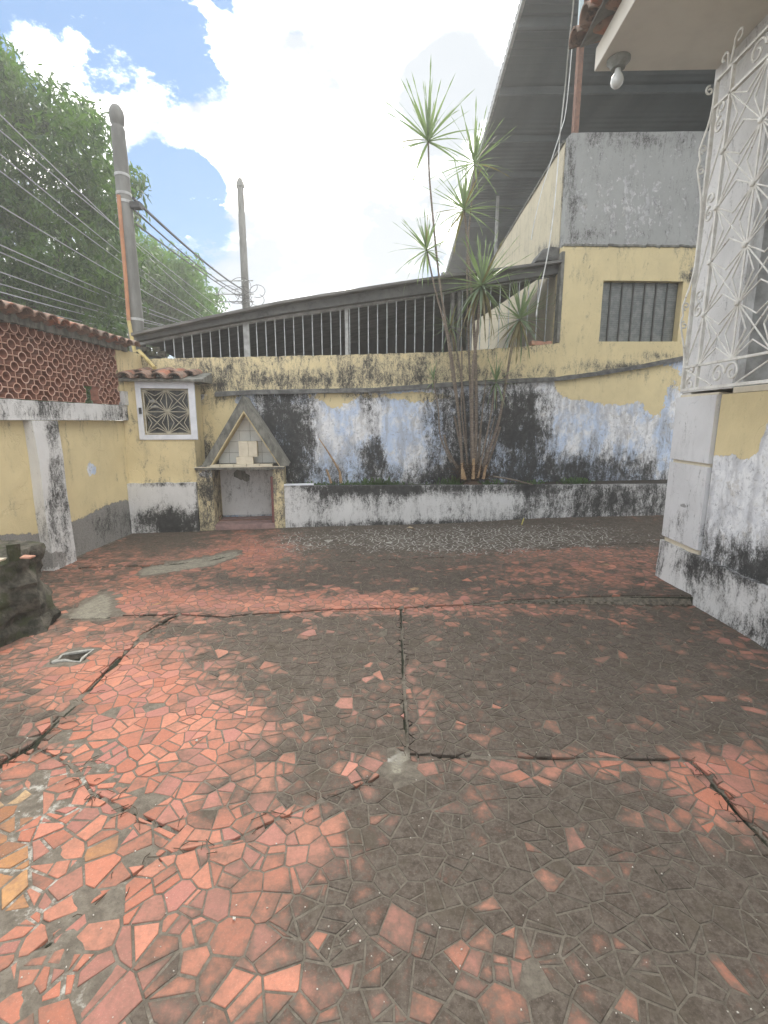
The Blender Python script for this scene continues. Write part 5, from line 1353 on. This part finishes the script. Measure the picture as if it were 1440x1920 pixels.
mb = MB(); zz_ = hy(250, 385, 7.4).z; mb.box(pb1.x+.1, pb1.x+.24, 7.34, 7.44, zz_-.05, zz_+.03); mb.build('bracket', M['cable'], P1)
pb2 = hy(458, 500, 17); pt2 = hy(452, 352, 17)
P2 = pole(Vector((pb2.x, 17, 0)), pt2.z, .16, .105, 'distant slim concrete utility pole rising behind the lean-to roof', False)
mb = MB()
for k in range(9):
    a0 = random.uniform(0, 6.28); zz_ = hy(460, 560, 17).z+random.uniform(-.2, .4); rr = random.uniform(.15, .4); cx2 = pb2.x+random.gauss(0, .25)
    mb.tube([(cx2+rr*math.cos(a0+t), 16.8, zz_+rr*.8*math.sin(a0+t)) for t in np.linspace(0, 5, 14)], .009, 4)
mb.build('cable_coil', M['cable'], P2)
for py_2, ln in ((528, .95), (553, 1.0), (567, .9)):
    zz_ = hy(460, py_2, 17).z; MB().bar((pb2.x-ln, 16.9, zz_), (pb2.x+.3, 16.9, zz_), .03, .03).build('crossarm', M['graypost'], P2)
def cable(p0, p1, sag, r_, mat, label, name='overhead_cable'):
    p0, p1 = Vector(p0), Vector(p1); P = []
    for k in range(15):
        t = k/14; q = p0.lerp(p1, t); q.z -= sag*4*t*(1-t); P.append(q)
    o = MB().tube(P, r_, 5).build(name, M[mat], None, True); tag(o, label, 'cable', 'cables crossing the tree on the left'); return o
# near ends at the left, out of frame; far ends towards the distant pole
cab = [((-40, 160), (400, 590)), ((-40, 195), (430, 590)), ((-40, 240), (390, 600)), ((-40, 275), (400, 610)), ((-40, 345), (395, 612)), ((-40, 425), (370, 612)), ((-40, 440), (350, 610)),
       ((-40, 505), (330, 615)), ((-40, 520), (310, 620)), ((-40, 540), (300, 628)), ((-40, 480), (345, 618))]
for i, (a, b_) in enumerate(cab):
    p0 = hy(a[0], a[1], 5.6+.12*(i % 4)); p1 = hy(b_[0], b_[1], 16.5); ext = (p0-p1)*.35
    cable(p0+ext, p1, .12, .008, 'scable', ['highest', 'second highest', 'third', 'fourth', 'fifth', 'sixth', 'seventh', 'ninth', 'tenth', 'lowest', 'eighth'][i]+' of the thin pale cables crossing the tree on the left')
for i, (a, b_, sg) in enumerate((((250, 372), (458, 545), .10), ((250, 392), (458, 552), .15), ((255, 420), (455, 560), .05))):
    p0 = hy(a[0], a[1], 7.4); p1 = hy(b_[0], b_[1], 17); cable(p0, p1, sg, .022 if i == 0 else .013, 'cable', ['upper thick', 'middle', 'lower thin'][i]+' black cable running from the near pole to the distant pole')
def free_cable(pxs, y_, r_, mat, label, group=None):
    P = [hy(px, py, y_ if not hasattr(y_, '__len__') else y_[k]) for k, (px, py) in enumerate(pxs)]
    out = []
    for k in range(len(P)-1):
        p0, p1, p2, p3 = P[max(k-1, 0)], P[k], P[k+1], P[min(k+2, len(P)-1)]
        for j in range(6):
            t = j/6; out.append(.5*((2*p1)+(-p0+p2)*t+(2*p0-5*p1+4*p2-p3)*t*t+(-p0+3*p1-3*p2+p3)*t**3))
    out.append(P[-1]); o = MB().tube(out, r_, 6).build('hanging_cable', M[mat], None, True); tag(o, label, 'cable', group)
free_cable([(1078, -40), (1074, 20), (1066, 90), (1060, 160), (1050, 250), (1049, 268)], [5.5, 6, 6.5, 7, 7.3, 7.4], .009, 'wcable', 'white cable hanging in front of the big roof down to the neighbour wall corner')
free_cable([(1075, 60), (1062, 200), (1050, 250), (1018, 350), (1000, 425), (996, 450)], 7.3, .006, 'wcable', 'thin cable slanting left from the wall corner across the cream side wall')
free_cable([(1049, 268), (1040, 380), (1028, 470), (1012, 550), (1005, 592)], [7.4, 7.25, 7.2, 7.15, 7.1], .008, 'wcable', 'white cable dropping from the cream wall past the lean-to bars')

# ------------------------------------------------------------------ trees beyond the left wall
def leaf_cloud(name, clumps, per, size, mat, parent):
    tot = sum(int(per*c[3]) for c in clumps); C = np.zeros((tot, 3)); i = 0
    for (cx2, cy2, cz2, rr) in clumps:
        k = int(per*rr); d = rng.normal(size=(k, 3)); d /= np.linalg.norm(d, axis=1)[:, None]; rad = rr*rng.random(k)**.42
        C[i:i+k] = np.array([cx2, cy2, cz2])+d*rad[:, None]*np.array([1, 1, .75]); i += k
    n_ = len(C)
    a = rng.random(n_)*2*np.pi; el = rng.normal(-.55, .45, n_)
    D_ = np.stack([np.cos(a)*np.cos(el), np.sin(a)*np.cos(el), np.sin(el)], 1)
    S_2 = np.cross(D_, np.array([0, 0, 1.])+rng.normal(0, .5, (n_, 3))); S_2 /= np.linalg.norm(S_2, axis=1)[:, None]; N_ = np.cross(S_2, D_)
    L = size*rng.uniform(.65, 1.25, n_)[:, None]; Wd = L*.30
    v0 = C; v1 = C+D_*L*.45+S_2*Wd*.5; v2 = C+D_*L-N_*L*.10; v3 = C+D_*L*.45-S_2*Wd*.5
    V = np.stack([v0, v1, v2, v3], 1).reshape(-1, 3); c = V.mean(0)
    F = np.arange(n_*4).reshape(-1, 4)
    me = bpy.data.meshes.new(name); me.from_pydata((V-c).tolist(), [], F.tolist()); return link(name, me, mat, parent, tuple(c))
def tree(loc, label, outline, ylo, yhi, ncl, rlo, rhi, per, size, mat, limbs, gaps=()):
    t = thing('leafy_tree', loc, label, 'tree', 'trees behind the boundary wall')
    xs_ = [p[0] for p in outline]; ysl = [p[1] for p in outline]; cl = []
    guard = 0
    while len(cl) < ncl and guard < 20000:
        guard += 1
        px0, py0 = random.uniform(min(xs_), max(xs_)), random.uniform(min(ysl), max(ysl))
        if not bool(inpoly(np.array([px0]), np.array([py0]), outline)[0]): continue
        if any(math.hypot((px0-g[0])/g[2], (py0-g[1])/g[3]) < 1 for g in gaps): continue
        p = hy(px0, py0, random.uniform(ylo, yhi)); cl.append((p.x, p.y, p.z, random.uniform(rlo, rhi)))
    # the side away from the camera, so the crown is round
    for k in range(ncl//3):
        b0 = random.choice(cl); cl.append((b0[0]-random.uniform(.5, 3), b0[1]+random.uniform(.5, 2.5), b0[2]*random.uniform(.9, 1.05), b0[3]))
    leaf_cloud('crown', cl, per, size, mat, t)
    L3 = Vector(loc)
    MB().tube([L3, L3+Vector((.1, 0, 1.2)), L3+Vector((-.1, .1, 2.4)), L3+Vector((.2, .1, 3.6))], [.32, .26, .22, .16], 10).build('trunk', M['bark'], t, True)
    for k in range(limbs):
        e = random.choice(cl); s_ = L3+Vector((0, 0, random.uniform(1.8, 3.4))); e = Vector(e[:3]); m_ = s_.lerp(e, .5)+Vector((random.gauss(0, .3), random.gauss(0, .3), .4))
        MB().tube([s_, m_, e], [.11, .06, .015], 7).build('limb', M['bark'], t, True)
    return t
tree((-8.3, 11.0, 0), 'large dark green tree filling the sky above the clay lattice', [(-160, 60), (0, 95), (40, 130), (90, 150), (120, 195), (160, 205), (195, 240), (262, 300), (262, 360), (235, 410), (262, 480), (230, 560), (210, 770), (-160, 800)],
     9.0, 12.5, 300, .35, .62, 300, .19, M['treeleaf'], 16, gaps=((108, 265, 16, 26), (12, 430, 20, 22), (55, 585, 34, 20), (105, 600, 18, 22), (5, 520, 16, 24), (100, 345, 10, 16)))
tree((-8.6, 17.5, 0), 'paler leafy tree behind the near utility pole, sloping down to the right', [(210, 430), (262, 455), (300, 470), (345, 488), (372, 508), (392, 540), (402, 575), (372, 612), (200, 640)],
     16, 19, 110, .5, .85, 300, .24, M['farleaf'], 8)
tree((-12.5, 16.5, 0), 'background tree mass showing low behind the large dark tree', [(-60, 330), (120, 380), (230, 440), (300, 520), (330, 700), (240, 780), (-60, 800)], 15, 18, 150, .5, .9, 190, .24, M['treeleaf'], 8, gaps=((12, 430, 26, 30), (60, 585, 40, 22), (108, 605, 20, 26), (5, 520, 22, 30)))

# ------------------------------------------------------------------ added haze volume standing in for lens glare
mb = MB(); mb.box(-52, 52, -42, 62, -1.6, 10.5); hz_o = mb.build('haze', None); hz_o['kind'] = 'stuff'; hz_o['label'] = 'thin haze added to stand in for lens glare'
m = bpy.data.materials.new('glare_haze'); m.use_nodes = True; m.node_tree.nodes.clear(); s = NT(m.node_tree)
pv = s.n('ShaderNodeVolumePrincipled'); pv.inputs['Color'].default_value = (1, .985, .95, 1); pv.inputs['Density'].default_value = .0075; pv.inputs['Anisotropy'].default_value = .35
so = s.n('ShaderNodeOutputMaterial'); s.put(so.inputs['Volume'], pv.outputs[0]); hz_o.data.materials.append(m)
